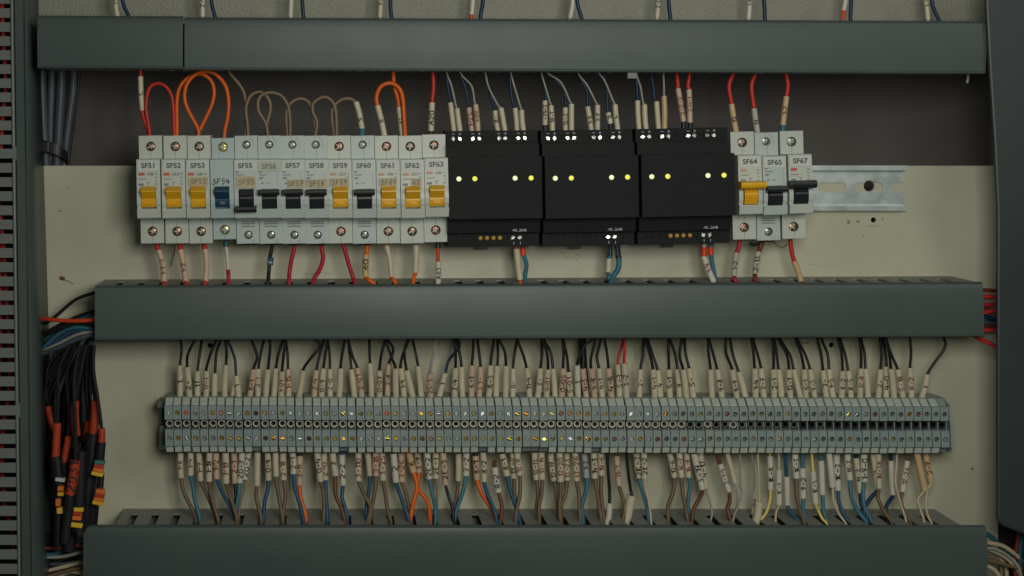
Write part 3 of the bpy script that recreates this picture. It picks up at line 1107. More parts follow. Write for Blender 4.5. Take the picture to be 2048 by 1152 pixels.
NB = 90
MISSING = {10, 20, 36, 41, 42, 43, 49, 89}
rng = random.Random(11)
yb0 = 852.0
FIN = {'steel': 'steel', 'brass': 'brass', 'gold': 'gilt', 'copper': 'copper', 'red_screw': 'red'}
for i in range(NB):
    px = 337.2 + 17.437 * i
    py = yb0 + 2.5 * i / NB
    p = at(px + 1.0 + rng.uniform(-.5, .5), py + rng.uniform(-.7, .7), .044)
    root = empty('terminal_block', p + Vector((0, .044, 0)), (0, -.030 + rng.uniform(-.006, .006), 0))
    wt = [5, 3 if 12 < i < 52 else .6, 2.4 if i < 50 else .4, .7 if i < 50 else .2]
    u = 'red_screw' if i in (2, 25) else rng.choices(['steel', 'brass', 'gold', 'copper'], wt[:4])[0]
    l = rng.choices(['steel', 'brass', 'gold', 'copper'], wt[:4])[0]
    BR = lambda q: 'bright_steel' if q == 'steel' and i < 56 else q  # steel painted brighter on the blocks whose screws catch more light
    lab = 'grey terminal block with %s upper screw, %s from the left of the row' % (FIN[u], nth(i + 1))
    if i in MISSING:
        lab = 'grey terminal block missing its lower tag, %s from the left of the row' % nth(i + 1)
    tag(root, lab, 'terminal block', 'grey terminal blocks in one long row')
    link('housing', cached('bh', block_housing), 'block' if rng.random() < .6 else 'block_b', root)
    link('well_shade', cached('wl', well_shade_box), 'depth_shade', root)
    link('test_socket', cached('sr', socket_ring), 'tube_metal' if i < 60 or i in (62, 65) else 'steel' if i < 71 or i in (72, 75) else 'black_toggle', root)  # sockets painted darker to the right, as shade hides them in their wells
    dp = .0007 if 14 < i < 52 else .0011 if i < 60 else .0019
    screw(root, 'slot', .00182, 0, .0440 - dp * rng.uniform(.7, 1.3), 0.0096, BR(u), rng.uniform(-1.2, 1.2) + 1.2)
    screw(root, 'slot', .00182, 0, .0440 - dp * rng.uniform(.9, 1.6), -.0092, BR(l), rng.uniform(-1.2, 1.2) + 1.2)
    if i < NB - 1:
        link('marker_tag', cached('mt1', lambda: marker(True)), 'tag', root)
    if i not in MISSING:
        link('marker_tag', cached('mt0', lambda: marker(False)), 'tag', root)

b_ = bmesh.new()
a, b = at(316, 800, .02), at(331, 834, .02)
box(b_, a.x, b.x, .008, .028, b.z + .008, a.z, .0008)
a, b = at(320, 849, .02), at(333, 893, .02)
box(b_, a.x, b.x, .008, .026, b.z + .002, a.z, .0008)
a2, b2 = at(322, 815, .02), at(333, 890, .02)
box(b_, a2.x, b2.x, .0075, .018, b2.z, a2.z)
tag(link('end_bracket', done(b_, 'end_bracket'), 'bracket'), 'dark grey end bracket at the left end of the terminal row', 'end bracket')
b_ = bmesh.new()
a = at(1898.5, 854, .040)
prism(b_, [(.0196, .009), (.0196, .030), (.0150, .040), (.0020, .042), (-.0150, .042), (-.0198, .036), (-.0198, .009)], 0, .0016)
tag(link('end_plate', done(b_, 'end_plate'), 'block', None, (a.x, 0, a.z), (0, -.03, 0)), 'grey end plate closing the right end of the terminal row', 'end plate')

# ------------------------------------------------------------------ wires
SLEEVE_WORD = {'sleeve': 'cream', 'sleeve_white': 'white', 'sleeve_pink': 'pinkish', 'sleeve_tan': 'tan', 'sleeve_grey': 'grey', 'sleeve_blue': 'bluish grey'}
PX = .000375


def sleeve(parent, pts, rpx, m='sleeve', text=None, ink='ink', name='marker_sleeve', size=None, flip=False, pos=.5):
    path = catmull(pts, 4)
    r = rpx * PX
    o = link(name, tube_mesh(name, path, r, 12), m, parent)
    if text:
        # arc length along the sleeve, from its lower end up
        pp = path if path[0].z < path[-1].z else path[::-1]
        acc = [0]
        for q0, q1 in zip(pp, pp[1:]):
            acc.append(acc[-1] + (q1 - q0).length)
        tot = acc[-1]
        size = size or r * 1.7
        rg = random.Random(hash_text(text) + int(pts[0].x * 1e5))
        size *= rg.uniform(.78, 1.02)
        pos += rg.uniform(-.06, .06)
        rib, length = strokes(text, size, rg, .085)
        sc = min(1.25, .92 * tot / max(length, 1e-6))
        rr = r + .00007

        def fn(u, v):
            s = tot * pos + u * sc
            s = min(max(s, 0), tot)
            k = 0
            while k < len(acc) - 2 and acc[k + 1] < s:
                k += 1
            f = (s - acc[k]) / max(1e-9, acc[k + 1] - acc[k])
            c = pp[k].lerp(pp[k + 1], f)
            d = (pp[min(k + 2, len(pp) - 1)] - pp[max(k - 1, 0)]).normalized()
            fw = Vector((0, -1, 0))
            fw = (fw - d * fw.dot(d)).normalized()
            sd = d.cross(fw)          # for an upward axis this points to the left
            if sd.x > 0:
                sd = -sd
            t = v / r
            return c + (fw * math.cos(t) + sd * math.sin(t)) * rr
        link('handwriting', ribbons_mesh('handwriting', rib, fn), ink, o)
    return o


def ferrule(parent, p0, p1, rpx, m):
    d = p1 - p0
    return link('ferrule', tube_mesh('ferrule', [p0 + d * k / 3 for k in range(4)], rpx * PX, 10, lambda t: 1.0 + .12 * (t > .9)), m, parent)


LABELS = {}


def wire(color, pts, rpx, label, group, sub=6, name='wire', cat='wire'):
    o = link(name, tube_mesh(name, catmull(pts, sub), rpx * PX, 8), 'w_' + color)
    tag(o, label, cat, group)
    return o


rng = random.Random(5)
# --- wires from the middle duct down into the terminal row: colour, sleeve top, sleeve bottom, way up into the duct, text, ink, sleeve colour
TW = [
    ('black', (360, 730), (360, 797), [(363, 700), (361, 677)], '1.', 'k'), ('black', (374, 733), (379, 798), [(376, 708), (390, 677)], '2-', 'k'),
    ('black', (395, 742), (395, 797), [(400, 705), (404, 677)], '11', 'k'), ('black', (412, 741), (412, 797), [(421, 708), (433, 677)], '17-1', 'r'),
    ('black', (430, 746), (429, 797), [(433, 705), (442, 677)], '', ''), ('black', (452, 729), (449, 797), [(453, 700), (450, 677)], '', ''),
    ('navy', (472, 751), (477, 796), [(470, 720), (463, 698), (454, 677)], '1', 'k'), ('black', (507, 738), (499, 796), [(514, 712), (502, 677)], '8-1', 'r', 'sleeve_pink'),
    ('black', (517, 737), (516, 797), [(522, 705), (528, 677)], '2-1', 'r'), ('black', (536, 738), (531, 797), [(540, 700), (540, 677)], '', ''),
    ('black', (552, 736), (547, 797), [(556, 712), (566, 677)], '', ''), ('black', (564, 742), (562, 797), [(567, 712), (571, 677)], '1-01', 'r'),
    ('black', (576, 738), (577, 796), [(575, 708), (571, 677)], '1-15', 'r', 'sleeve_pink'), ('black', (606, 740), (597, 797), [(622, 716), (637, 698), (638, 686), (628, 676)], '', ''),
    ('black', (633, 740), (628, 797), [(640, 706), (649, 677)], '2-4', 'r', 'sleeve_pink'), ('black', (647, 736), (643, 797), [(651, 706), (656, 677)], '0-9', 'k'),
    ('black', (660, 738), (660, 797), [(659, 706), (655, 677)], '2-0', 'r'), ('black', (681, 736), (678, 797), [(685, 704), (690, 677)], '', ''),
    ('black', (703, 738), (709, 796), [(699, 704), (697, 677)], '', ''), ('black', (714, 735), (724, 796), [(705, 712), (696, 677)], '2-01', 'r', 'sleeve_pink'),
    ('black', (740, 726), (743, 797), [(739, 700), (739, 677)], '', ''), ('black', (759, 740), (759, 797), [(763, 708), (771, 677)], '0-09', 'r'),
    ('black', (778, 727), (775, 795), [(784, 712), (786, 696), (775, 677)], '2-A', 'k', 'sleeve_pink'), ('black', (791, 736), (792, 797), [(783, 715), (771, 677)], '', ''),
    ('black', (801, 736), (808, 796), [(805, 712), (818, 677)], '1-4', 'k'), ('black', (813, 740), (826, 797), [(809, 712), (810, 695), (817, 677)], '', ''),
    ('black', (836, 732), (843, 796), [(831, 705), (825, 677)], '', ''), ('grey', (860, 746), (861, 796), [(862, 730), (868, 705), (871, 677)], '25-1', 'r', 'sleeve_pink'),
    ('navy', (891, 746), (878, 796), [(897, 722), (912, 704), (919, 692), (917, 676)], '1', 'k'), ('black', (911, 735), (909, 796), [(911, 705), (907, 677)], '2-4.', 'k'),
    ('black', (923, 733), (925, 797), [(919, 705), (912, 677)], '', ''), ('black', (944, 730), (943, 796), [(946, 705), (947, 677)], '6-1', 'k', 'sleeve_pink'),
    ('black', (961, 733), (958, 796), [(958, 705), (955, 677)], '3.3-', 'r', 'sleeve_pink'), ('black', (981, 730), (977, 796), [(984, 705), (988, 677)], '8-3', 'k'),
    ('black', (995, 731), (992, 797), [(996, 705), (995, 677)], '', ''), ('black', (1012, 731), (1011, 797), [(1009, 702), (997, 676)], '', ''),
    ('black', (1026, 737), (1025, 797), [(1029, 708), (1034, 677)], '0-', 'k'), ('black', (1053, 735), (1059, 796), [(1045, 706), (1034, 677)], '11-4', 'k'),
    ('black', (1081, 736), (1075, 796), [(1084, 706), (1083, 677)], '3-', 'k'), ('black', (1096, 738), (1093, 796), [(1094, 706), (1084, 677)], '0-01', 'r'),
    ('black', (1106, 737), (1110, 796), [(1101, 704), (1086, 677)], '', ''), ('black', (1126, 736), (1123, 796), [(1127, 706), (1125, 677)], '0-05', 'k', 'sleeve_pink'),
    ('black', (1137, 743), (1141, 796), [(1133, 708), (1126, 677)], '5-01', 'r'), ('black', (1154, 730), (1156, 796), [(1160, 712), (1170, 690), (1188, 676)], '1', 'k', 'sleeve_white'),
    ('black', (1166, 737), (1173, 796), [(1167, 710), (1163, 677)], '4-5', 'k', 'sleeve_pink'), ('black', (1182, 736), (1189, 796), [(1182, 716), (1191, 677)], '4-8', 'k', 'sleeve_pink'),
    ('black', (1198, 736), (1205, 796), [(1194, 712), (1202, 677)], '4-1', 'k'), ('black', (1217, 736), (1223, 796), [(1214, 706), (1209, 677)], '4-8.', 'k', 'sleeve_pink'),
    ('red', (1236, 728), (1239, 795), [(1240, 704), (1248, 676)], '5-3', 'k'), ('red', (1248, 726), (1253, 795), [(1249, 702), (1249, 676)], '3-2', 'k'),
    ('black', (1281, 738), (1278, 796), [(1286, 708), (1287, 677)], '2-', 'k'), ('black', (1306, 738), (1309, 796), [(1300, 710), (1290, 677)], '4-1', 'r'),
    ('black', (1315, 740), (1321, 797), [(1305, 708), (1295, 677)], '4', 'k'), ('black', (1338, 738), (1340, 796), [(1337, 706), (1337, 677)], '5-1', 'k'),
    ('black', (1355, 738), (1359, 796), [(1350, 708), (1340, 677)], '9', 'k'), ('black', (1366, 738), (1373, 796), [(1359, 710), (1364, 677)], '', ''),
    ('black', (1378, 736), (1387, 796), [(1371, 706), (1369, 677)], '5-', 'k'), ('black', (1421, 738), (1424, 796), [(1417, 706), (1416, 677)], '', ''),
    ('black', (1434, 738), (1444, 796), [(1427, 710), (1418, 677)], '9-8', 'k'), ('black', (1464, 738), (1474, 796), [(1452, 706), (1452, 677)], '8-9', 'k'),
    ('black', (1477, 743), (1491, 796), [(1466, 710), (1460, 677)], '', ''), ('black', (1509, 736), (1511, 796), [(1507, 706), (1503, 677)], '1-4', 'k'),
    ('black', (1522, 736), (1528, 796), [(1515, 708), (1506, 677)], '2-7', 'k'), ('black', (1547, 738), (1548, 796), [(1547, 706), (1545, 677)], '2-1', 'k'),
    ('black', (1557, 738), (1563, 796), [(1553, 706), (1548, 677)], '', ''), ('black', (1578, 738), (1581, 797), [(1573, 708), (1556, 677)], '12-1', 'k'),
    ('black', (1587, 738), (1601, 797), [(1580, 710), (1560, 677)], '', ''), ('black', (1608, 738), (1612, 797), [(1602, 708), (1591, 677)], '6-1', 'k'),
    ('black', (1620, 738), (1630, 797), [(1610, 708), (1594, 677)], '9-5', 'k'), ('black', (1646, 740), (1653, 797), [(1642, 708), (1635, 677)], '7-', 'k'),
    ('black', (1658, 738), (1667, 797), [(1655, 708), (1643, 677)], '1-5', 'k'), ('black', (1685, 741), (1683, 797), [(1683, 706), (1676, 677)], '8-2', 'k'),
    ('black', (1696, 741), (1702, 797), [(1690, 708), (1680, 677)], '8-5', 'k'), ('black', (1722, 736), (1720, 797), [(1722, 706), (1719, 677)], '12-8', 'r'),
    ('black', (1731, 737), (1736, 797), [(1729, 706), (1722, 677)], '', ''), ('black', (1761, 738), (1756, 797), [(1763, 706), (1760, 677)], '2-', 'k'),
    ('black', (1773, 733), (1772, 797), [(1771, 706), (1765, 677)], '4-0', 'k'), ('black', (1782, 737), (1788, 797), [(1778, 706), (1770, 677)], '', ''),
    ('black', (1795, 738), (1806, 797), [(1784, 712), (1772, 677)], '5-18', 'r'), ('black', (1820, 735), (1823, 797), [(1822, 706), (1820, 677)], '8-2', 'r'),
    ('black', (1855, 748), (1843, 797), [(1870, 724), (1886, 702), (1891, 688), (1887, 673)], '1', 'k'),
]
for n, e in enumerate(TW):
    col, t, b, up, txt, ink = e[:6]
    sm = e[6] if len(e) > 6 else 'sleeve'
    j = rng.uniform(-.003, .003) + (.0022 if n % 2 else -.0022)
    hb, htp, hd = .0285 + j * .3, .0310 + j, .0310 + j * 1.6
    B_, T_ = at(*b, hb), at(*t, htp)
    U = [at(x, y, hd) for x, y in up]
    end = U[-1] + Vector((0, 0, .008))
    word = SLEEVE_WORD[sm]
    ink_word = ('red-inked ' if ink == 'r' else 'inked ' if ink == 'k' else 'blank ') + word
    o = wire(col, [B_ + Vector((0, 0, -.004)), B_.lerp(T_, .5), T_] + U + [end], 2.9 if col != 'grey' else 2.5,
             '%s wire with %s sleeve, %s from left above the terminal blocks' % (col.replace('navy', 'dark blue'), ink_word, nth(n + 1)), 'wires from the middle duct down to the terminal blocks')
    sleeve(o, [B_, B_.lerp(T_, .5) + Vector((rng.uniform(-.0004, .0004), 0, 0)), T_], rng.uniform(5.9, 6.6), sm, txt, 'ink_red' if ink == 'r' else 'ink')

o = wire('black', [at(1165, 668, .020), at(1165, 690, .020), at(1167, 730, .017), at(1172, 800, .017)], 8, 'thick black cable dropping behind the sleeves to the terminal row', None, cat='cable', name='cable')
o = wire('sleeve', [at(0, 0, 0), at(1, 1, 0)], 1, '', None) if False else None
o = link('wire', tube_mesh('wire', catmull([at(468, 773, .024), at(466, 785, .025), at(463, 800, .025)]), 5.4 * PX, 10), 'sleeve_pink')
tag(o, 'short pinkish sleeved wire crossing behind the dark blue wire', 'wire')
o = wire('dark brown', [at(1594, 679, .03), at(1600, 682, .03), at(1608, 686, .03), at(1618, 684, .03)], 1.0, 'thin curled brown strand peeking out under the middle duct', None)

# --- wires from the terminal row down to the bottom duct: colour, sleeve points, way down, text, ink, sleeve colour, sleeve half width, pieces of bare wire above
BW = [
    ('brown', [(361, 905), (362, 955)], [(368, 985), (384, 1018), (393, 1040)], '1-8', 'k'), ('light blue', [(381, 905), (381, 950)], [(386, 975), (391, 1005), (400, 1040)], '1-4', 'r'),
    ('brown', [(397, 905), (401, 961)], [(412, 985), (425, 1015), (434, 1044)], '1-9.', 'r'), ('brown', [(419, 905), (418, 962)], [(421, 985), (427, 1010), (437, 1044)], '1-18.', 'k'),
    ('blue', [(432, 905), (434, 957)], [(444, 983), (458, 1008), (470, 1034)], '1-2', 'r', 'sleeve_pink'), ('brown', [(451, 905), (452, 966)], [(458, 985), (466, 1010), (474, 1040)], '1-19', 'r'),
    ('black', [(468, 905), (470, 966)], [(471, 990), (471, 1015), (473, 1046)], '2-1', 'r', 'sleeve_pink'), ('light blue', [(484, 905), (479, 965)], [(477, 990), (472, 1020), (473, 1052)], '20-3', 'k', 'sleeve_white'),
    ('tan', [(497, 905), (490, 958)], [(486, 985), (480, 1012), (477, 1040)], '20-2', 'k', 'sleeve_white'), ('brown', [(515, 905), (514, 971)], [(512, 992), (518, 1018), (523, 1042)], '', ''),
    ('blue', [(535, 905), (537, 960)], [(535, 982), (529, 1006), (527, 1044)], '0-4', 'k'), ('brown', [(551, 905), (552, 952)], [(556, 985), (562, 1018), (566, 1044)], '', ''),
    ('brown', [(566, 905), (567, 959)], [(571, 988), (568, 1016), (566, 1044)], '2-18.', 'r'), ('blue', [(585, 905), (587, 947)], [(591, 980), (599, 1006), (606, 1040)], '2-1', 'r', 'sleeve_white'),
    ('orange', [(600, 908), (599, 969)], [(601, 994), (609, 1022), (614, 1050)], '3-11.', 'k', 'sleeve_pink'), ('brown', [(634, 905), (641, 962)], [(647, 985), (648, 1012), (647, 1044)], '0-4', 'k'),
    ('blue', [(648, 905), (651, 959)], [(652, 985), (654, 1016), (655, 1046)], '2-0.', 'r'), ('dark brown', [(665, 905), (671, 951)], [(671, 988), (683, 1018), (690, 1046)], '2', 'k'),
    ('blue', [(684, 909), (686, 970)], [(684, 994), (690, 1016), (695, 1042)], '2-2.', 'k', 'sleeve_white'), ('brown', [(717, 905), (717, 961)], [(729, 990), (741, 1016), (734, 1048)], '3-110.', 'r'),
    ('blue', [(735, 905), (740, 951)], [(738, 980), (733, 1014), (733, 1046)], '', ''), ('brown', [(752, 905), (752, 951)], [(750, 980), (744, 1012), (739, 1046)], '3-18', 'r', 'sleeve_pink'),
    ('brown', [(764, 905), (766, 960)], [(771, 990), (775, 1018), (783, 1049)], '3-25', 'r'), ('blue', [(787, 907), (792, 964)], [(800, 988), (809, 1014), (818, 1042)], '2', 'k', 'sleeve_white'),
    ('brown', [(803, 905), (804, 963)], [(812, 988), (818, 1016), (822, 1046)], '3-26.', 'r', 'sleeve_pink'), ('orange', [(818, 905), (827, 944)], [(834, 974), (826, 1008), (819, 1051)], '6', 'k', 'sleeve_tan'),
    ('orange', [(834, 905), (838, 944)], [(836, 976), (856, 1005), (861, 1046)], '3-9', 'k', 'sleeve_pink'), ('light blue', [(854, 905), (859, 957)], [(864, 984), (871, 1018), (871, 1052)], '2E-2', 'k', 'sleeve_white'),
    ('tan', [(872, 905), (872, 956)], [(874, 984), (874, 1014), (872, 1044)], '2E-1', 'k'), ('black', [(886, 905), (891, 969)], [(897, 992), (905, 1018), (908, 1046)], '2E-3', 'k', 'sleeve_pink'),
    ('brown', [(917, 907), (917, 961)], [(914, 988), (908, 1018), (906, 1046)], '', ''), ('light blue', [(933, 905), (932, 951)], [(926, 982), (914, 1016), (908, 1048)], '7-2', 'r', 'sleeve_white'),
    ('orange', [(951, 908), (954, 959)], [(964, 988), (985, 1022), (991, 1051)], '8-1.', 'k', 'sleeve_pink'), ('blue', [(966, 905), (968, 963)], [(975, 988), (986, 1014), (994, 1044)], '8-2', 'k'),
    ('dark brown', [(989, 934), (997, 984)], [(1003, 1008), (1003, 1030), (1000, 1050)], '8-2', 'k', 'sleeve_white'), ('blue', [(1004, 907), (1014, 951)], [(1021, 982), (1032, 1016), (1041, 1049)], '8-1', 'k'),
    ('brown', [(1026, 905), (1028, 956)], [(1029, 984), (1033, 1012), (1036, 1044)], '13-5', 'k'), ('brown', [(1034, 905), (1040, 950)], [(1040, 988), (1034, 1016), (1031, 1044)], '13-8', 'r'),
    ('brown', [(1069, 905), (1073, 959)], [(1076, 990), (1073, 1016), (1075, 1048)], '13-11.', 'r'), ('brown', [(1083, 905), (1084, 958)], [(1083, 988), (1078, 1012), (1079, 1048)], '13-14', 'r'),
    ('brown', [(1101, 905), (1108, 961)], [(1113, 988), (1116, 1014), (1118, 1048)], '13-17.', 'k'), ('brown', [(1119, 905), (1121, 963)], [(1121, 990), (1119, 1014), (1121, 1048)], '13-20', 'r'),
    ('brown', [(1134, 905), (1134, 960)], [(1131, 988), (1123, 1012), (1123, 1046)], '13-23.', 'r'), ('brown', [(1150, 905), (1153, 961)], [(1158, 990), (1159, 1016), (1161, 1048)], '13-26.', 'r'),
    ('light blue', [(1168, 905), (1171, 930), (1173, 955)], [(1174, 974), (1164, 1012), (1167, 1046)], '1-2', 'k', 'sleeve_blue'), ('brown', [(1188, 906), (1189, 956)], [(1195, 988), (1199, 1016), (1203, 1046)], '14-3', 'k'),
    ('brown', [(1202, 905), (1203, 950)], [(1202, 984), (1205, 1014), (1207, 1046)], '14-6', 'r'), ('black', [(1219, 1006), (1218, 1030), (1212, 1051)], [(1210, 1058)], '', '', 'sleeve_white', 6.0, [(1214, 900), (1216, 940), (1219, 980)]),
    ('brown', [(1233, 912), (1238, 971)], [(1246, 998), (1249, 1020), (1246, 1044)], '11-3', 'r', 'sleeve_pink', 6.0, [(1231, 900)]), ('black', [(1263, 991), (1257, 1024), (1250, 1050)], [(1247, 1058)], '', '', 'sleeve', 9.0, [(1252, 900), (1256, 940), (1261, 978)]),
    ('light blue', [(1273, 905), (1278, 955)], [(1284, 980), (1294, 1014), (1297, 1044)], '2K-3', 'k'), ('cream', [(1288, 905), (1289, 957)], [(1293, 982), (1299, 1014), (1303, 1050)], '2K-2', 'k'),
    ('brown', [(1339, 906), (1349, 954)], [(1346, 984), (1336, 1014), (1337, 1046)], '10-6', 'k', 'sleeve'), ('brown', [(1359, 905), (1363, 954)], [(1365, 984), (1371, 1016), (1376, 1046)], '16-7', 'r'),
    ('light blue', [(1373, 905), (1377, 954)], [(1381, 970), (1376, 1000), (1377, 1048)], '16-8', 'r'), ('dark brown', [(1388, 907), (1405, 978)], [(1399, 996), (1387, 1020), (1384, 1046)], '3-19.', 'k', 'sleeve_white'),
    ('grey', [(1400, 905), (1411, 976)], [(1419, 1000), (1424, 1026), (1420, 1050)], '4-10', 'k', 'sleeve'), ('dark brown', [(1440, 928), (1458, 983)], [(1459, 1002), (1455, 1020), (1462, 1046)], '2-1-4', 'r', 'sleeve_white', 6.0, [(1433, 900)]),
    ('grey', [(1454, 905), (1470, 966)], [(1475, 990), (1472, 1020), (1465, 1050)], '', '', 'sleeve', 5.0), ('grey', [(1481, 972), (1481, 976)], [(1484, 984), (1476, 1012), (1466, 1040)], '', '', 'sleeve', 2.6, [(1480, 900), (1480, 940)]),
    ('grey', [(1508, 984), (1506, 1028)], [(1507, 1040)], '2-4', 'k', 'sleeve_grey', 4.0, [(1502, 900), (1509, 950)]), ('cream', [(1518, 1003), (1513, 1044)], [(1513, 1054)], '', '', 'sleeve', 8.0, [(1515, 900), (1518, 960)]),
    ('yellow', [(1540, 912), (1541, 979)], [(1540, 1000), (1532, 1026), (1514, 1051)], '1K-8', 'k', 'sleeve_white', 6.0), ('cream', [(1558, 940), (1558, 1009)], [(1552, 1026), (1551, 1048)], '1C-1', 'k', 'sleeve_white', 6.0, [(1557, 900), (1558, 925)]),
    ('blue', [(1573, 953), (1575, 1010)], [(1581, 1026), (1592, 1036), (1604, 1050)], '', '', 'sleeve_white', 6.0, [(1569, 900), (1572, 930)]), ('brown', [(1590, 908), (1593, 956)], [(1593, 985), (1598, 1014), (1609, 1048)], '1K-1', 'k', 'sleeve_white'),
    ('light blue', [(1605, 936), (1606, 996)], [(1606, 1012), (1608, 1028), (1610, 1048)], '9-2', 'k', 'sleeve_white', 6.0, [(1606, 900), (1605, 925)]), ('yellow', [(1626, 943), (1631, 1006)], [(1637, 1022), (1645, 1038), (1656, 1052)], '1E-1.', 'k', 'sleeve_white', 6.0, [(1623, 900), (1625, 930)]),
    ('light blue', [(1642, 921), (1645, 989)], [(1646, 1008), (1648, 1026), (1655, 1048)], '', '', 'sleeve_white', 6.0, [(1640, 900)]), ('cream', [(1658, 906), (1665, 974)], [(1667, 1000), (1678, 1028), (1693, 1051)], '', '', 'sleeve_white', 6.2),
    ('blue', [(1673, 908), (1676, 980)], [(1677, 1000), (1686, 1026), (1699, 1049)], '1K-3', 'k', 'sleeve_white'), ('light blue', [(1695, 908), (1700, 959)], [(1702, 990), (1714, 1020), (1733, 1046)], '18-2', 'k', 'sleeve_white'),
    ('navy', [(1712, 916), (1720, 985)], [(1722, 1004), (1728, 1024), (1736, 1046)], '19-2', 'k', 'sleeve', 5.6, [(1711, 900)]), ('light blue', [(1728, 908), (1728, 963)], [(1726, 996), (1733, 1024), (1748, 1051)], '1-9-0', 'k', 'sleeve_white'),
    ('navy', [(1746, 908), (1756, 978)], [(1752, 985), (1740, 998), (1728, 1020), (1730, 1044)], '3', 'k', 'sleeve', 6.0), ('brown', [(1757, 908), (1758, 976)], [(1756, 996), (1768, 1022), (1785, 1049)], '1N-38', 'r', 'sleeve', 5.4),
    ('navy', [(1782, 921), (1786, 989)], [(1780, 1000), (1772, 1016), (1775, 1040)], '', '', 'sleeve_white', 5.8, [(1779, 900)]), ('cream', [(1793, 930), (1793, 932)], [(1791, 965), (1799, 1000), (1813, 1046)], '', '', 'sleeve', 2.6, [(1794, 900)]),
    ('brown', [(1815, 921), (1805, 983)], [(1801, 1000), (1808, 1022), (1823, 1050)], '12-26', 'r', 'sleeve_white', 5.8, [(1814, 900)]), ('cream', [(1834, 907), (1842, 945), (1850, 981)], [(1846, 985), (1836, 1000), (1843, 1026), (1848, 1042)], '', '', 'sleeve_tan', 6.8),
    ('cream', [(1851, 907), (1862, 964)], [(1854, 982), (1852, 1010), (1856, 1032), (1864, 1050)], '2-7', 'r', 'sleeve_tan', 6.2),
]
for n, e in enumerate(BW):
    col, slv, down, txt, ink = e[:5]
    sm = e[5] if len(e) > 5 else 'sleeve'
    rs = e[6] if len(e) > 6 else rng.uniform(6.2, 7.0)
    pre = e[7] if len(e) > 7 else []
    j = rng.uniform(-.002, .002) + (.0026 if n % 2 else -.0026)
    S_ = [at(x, y, .0305 + j * .8) for x, y in slv]
    Pp = [at(x, y, .0300 + j * .6) for x, y in pre]
    m_ = len(down)
    Dn = [at(x, y, .0310 + j + .0075 * (q + 1) / m_) for q, (x, y) in enumerate(down)]
    end = Dn[-1] + Vector((0, 0, -.012))
    path = (Pp or [S_[0] + Vector((0, 0, .005))]) + ([S_[0], S_[0].lerp(S_[-1], .5), S_[-1]] if len(S_) == 2 else S_) + Dn + [end]
    rw = {'grey': 2.2, 'cream': 2.5, 'tan': 2.3, 'yellow': 3.0, 'orange': 4.4, 'light blue': 4.1, 'blue': 4.0, 'black': 3.2}.get(col, 4.0)
    word = SLEEVE_WORD[sm]
    if rs < 3:
        lab = 'thin bare %s wire, %s from left below the terminal blocks' % (col, nth(n + 1))
    elif txt:
        lab = '%s wire with %s sleeve inked %s, %s from left below the terminal blocks' % (col.replace('navy', 'dark blue'), word, txt.rstrip('.'), nth(n + 1))
    else:
        lab = '%s wire with blank %s sleeve, %s from left below the terminal blocks' % (col.replace('navy', 'dark blue'), word, nth(n + 1))
    o = wire(col, path, rw, lab, 'wires from the terminal blocks down to the bottom duct')
    if rs >= 3:
        sleeve(o, S_ if len(S_) > 2 else [S_[0], S_[0].lerp(S_[-1], .5) + Vector((rng.uniform(-.0004, .0004), 0, 0)), S_[-1]], rs, sm, txt, 'ink_red' if ink == 'r' else 'ink')
    if n in (14, 32):
        ferrule(o, at(slv[0][0], 901, .0305), at(slv[0][0], 911, .0305), 5.6, 'black_toggle')

# --- wires above the breakers
G1 = 'wires between the upper duct and the breakers'
hW = .030


def W(col, pts, rpx, label, group=G1, h=hW, **k):
    return wire(col, [at(x, y, (q[0] if q else h)) for x, y, *q in pts], rpx, label, group, **k)


def A(pts, h=hW):
    return [at(x, y, (q[0] if q else h)) for x, y, *q in pts]


o = W('red', [(281, 118), (281, 145), (282, 160), (284, 215), (288, 238), (296, 262), (298, 280)], 4.2, 'red wire with cream sleeve dropping into SF51 from the upper duct')
sleeve(o, A([(281, 153), (282, 190), (285, 221)]), 5.6, 'sleeve', 'C', 'ink')
ferrule(o, *A([(298, 274), (297, 262)]), 4.6, 'w_blue')
o = W('red', [(300, 280), (298, 258), (292, 215), (297, 180), (312, 167), (330, 172), (343, 192), (347, 225), (348, 258), (350, 280)], 3.6, 'red jumper wire arching from SF51 over to SF52', h=.033)
o = W('orange', [(353, 280), (354, 258), (354, 200), (361, 172), (378, 155), (402, 148), (421, 160), (428, 180), (425, 205), (412, 235), (401, 258), (399, 280)], 3.8, 'orange jumper wire looping from SF52 over to SF53', h=.0325)
ferrule(o, *A([(351, 274), (351, 258)], .031), 6, 'w_blue')
o = W('orange', [(396, 280), (396, 258), (376, 220), (369, 195), (373, 170), (387, 152), (408, 143), (430, 148), (450, 170), (457, 200), (456, 230), (450, 260), (448, 280)], 3.9, 'orange jumper wire looping from SF53 over to SF54', h=.036)
ferrule(o, *A([(398, 276), (397, 260)], .033), 6, 'w_blue')
ferrule(o, *A([(448, 280), (449, 262)], .0345), 6, 'w_blue')
W('tan', [(456, 125), (460, 146), (478, 168), (489, 190), (492, 225), (492, 255), (491, 282)], 3.4, 'tan wire dropping from the upper duct into SF55')
W('tan', [(497, 282), (495, 250), (492, 215), (502, 191), (522, 184), (537, 198), (541, 218), (534, 248), (533, 282)], 3.4, 'tan jumper wire looping from SF55 over to SF56', h=.033)
W('tan', [(538, 282), (531, 246), (518, 224), (516, 203), (524, 190), (541, 185), (562, 191), (576, 212), (580, 242), (580, 282)], 3.4, 'tan jumper wire looping from SF56 over to SF57', h=.036)
W('tan', [(576, 282), (573, 245), (574, 218), (585, 203), (602, 197), (617, 204), (624, 220), (629, 245), (633, 282)], 3.4, 'tan jumper wire looping from SF57 over to SF58', h=.034)
W('tan', [(628, 282), (634, 246), (626, 225), (626, 208), (640, 196), (655, 195), (667, 207), (672, 228), (674, 282)], 3.4, 'tan jumper wire looping from SF58 over to SF59', h=.0365)
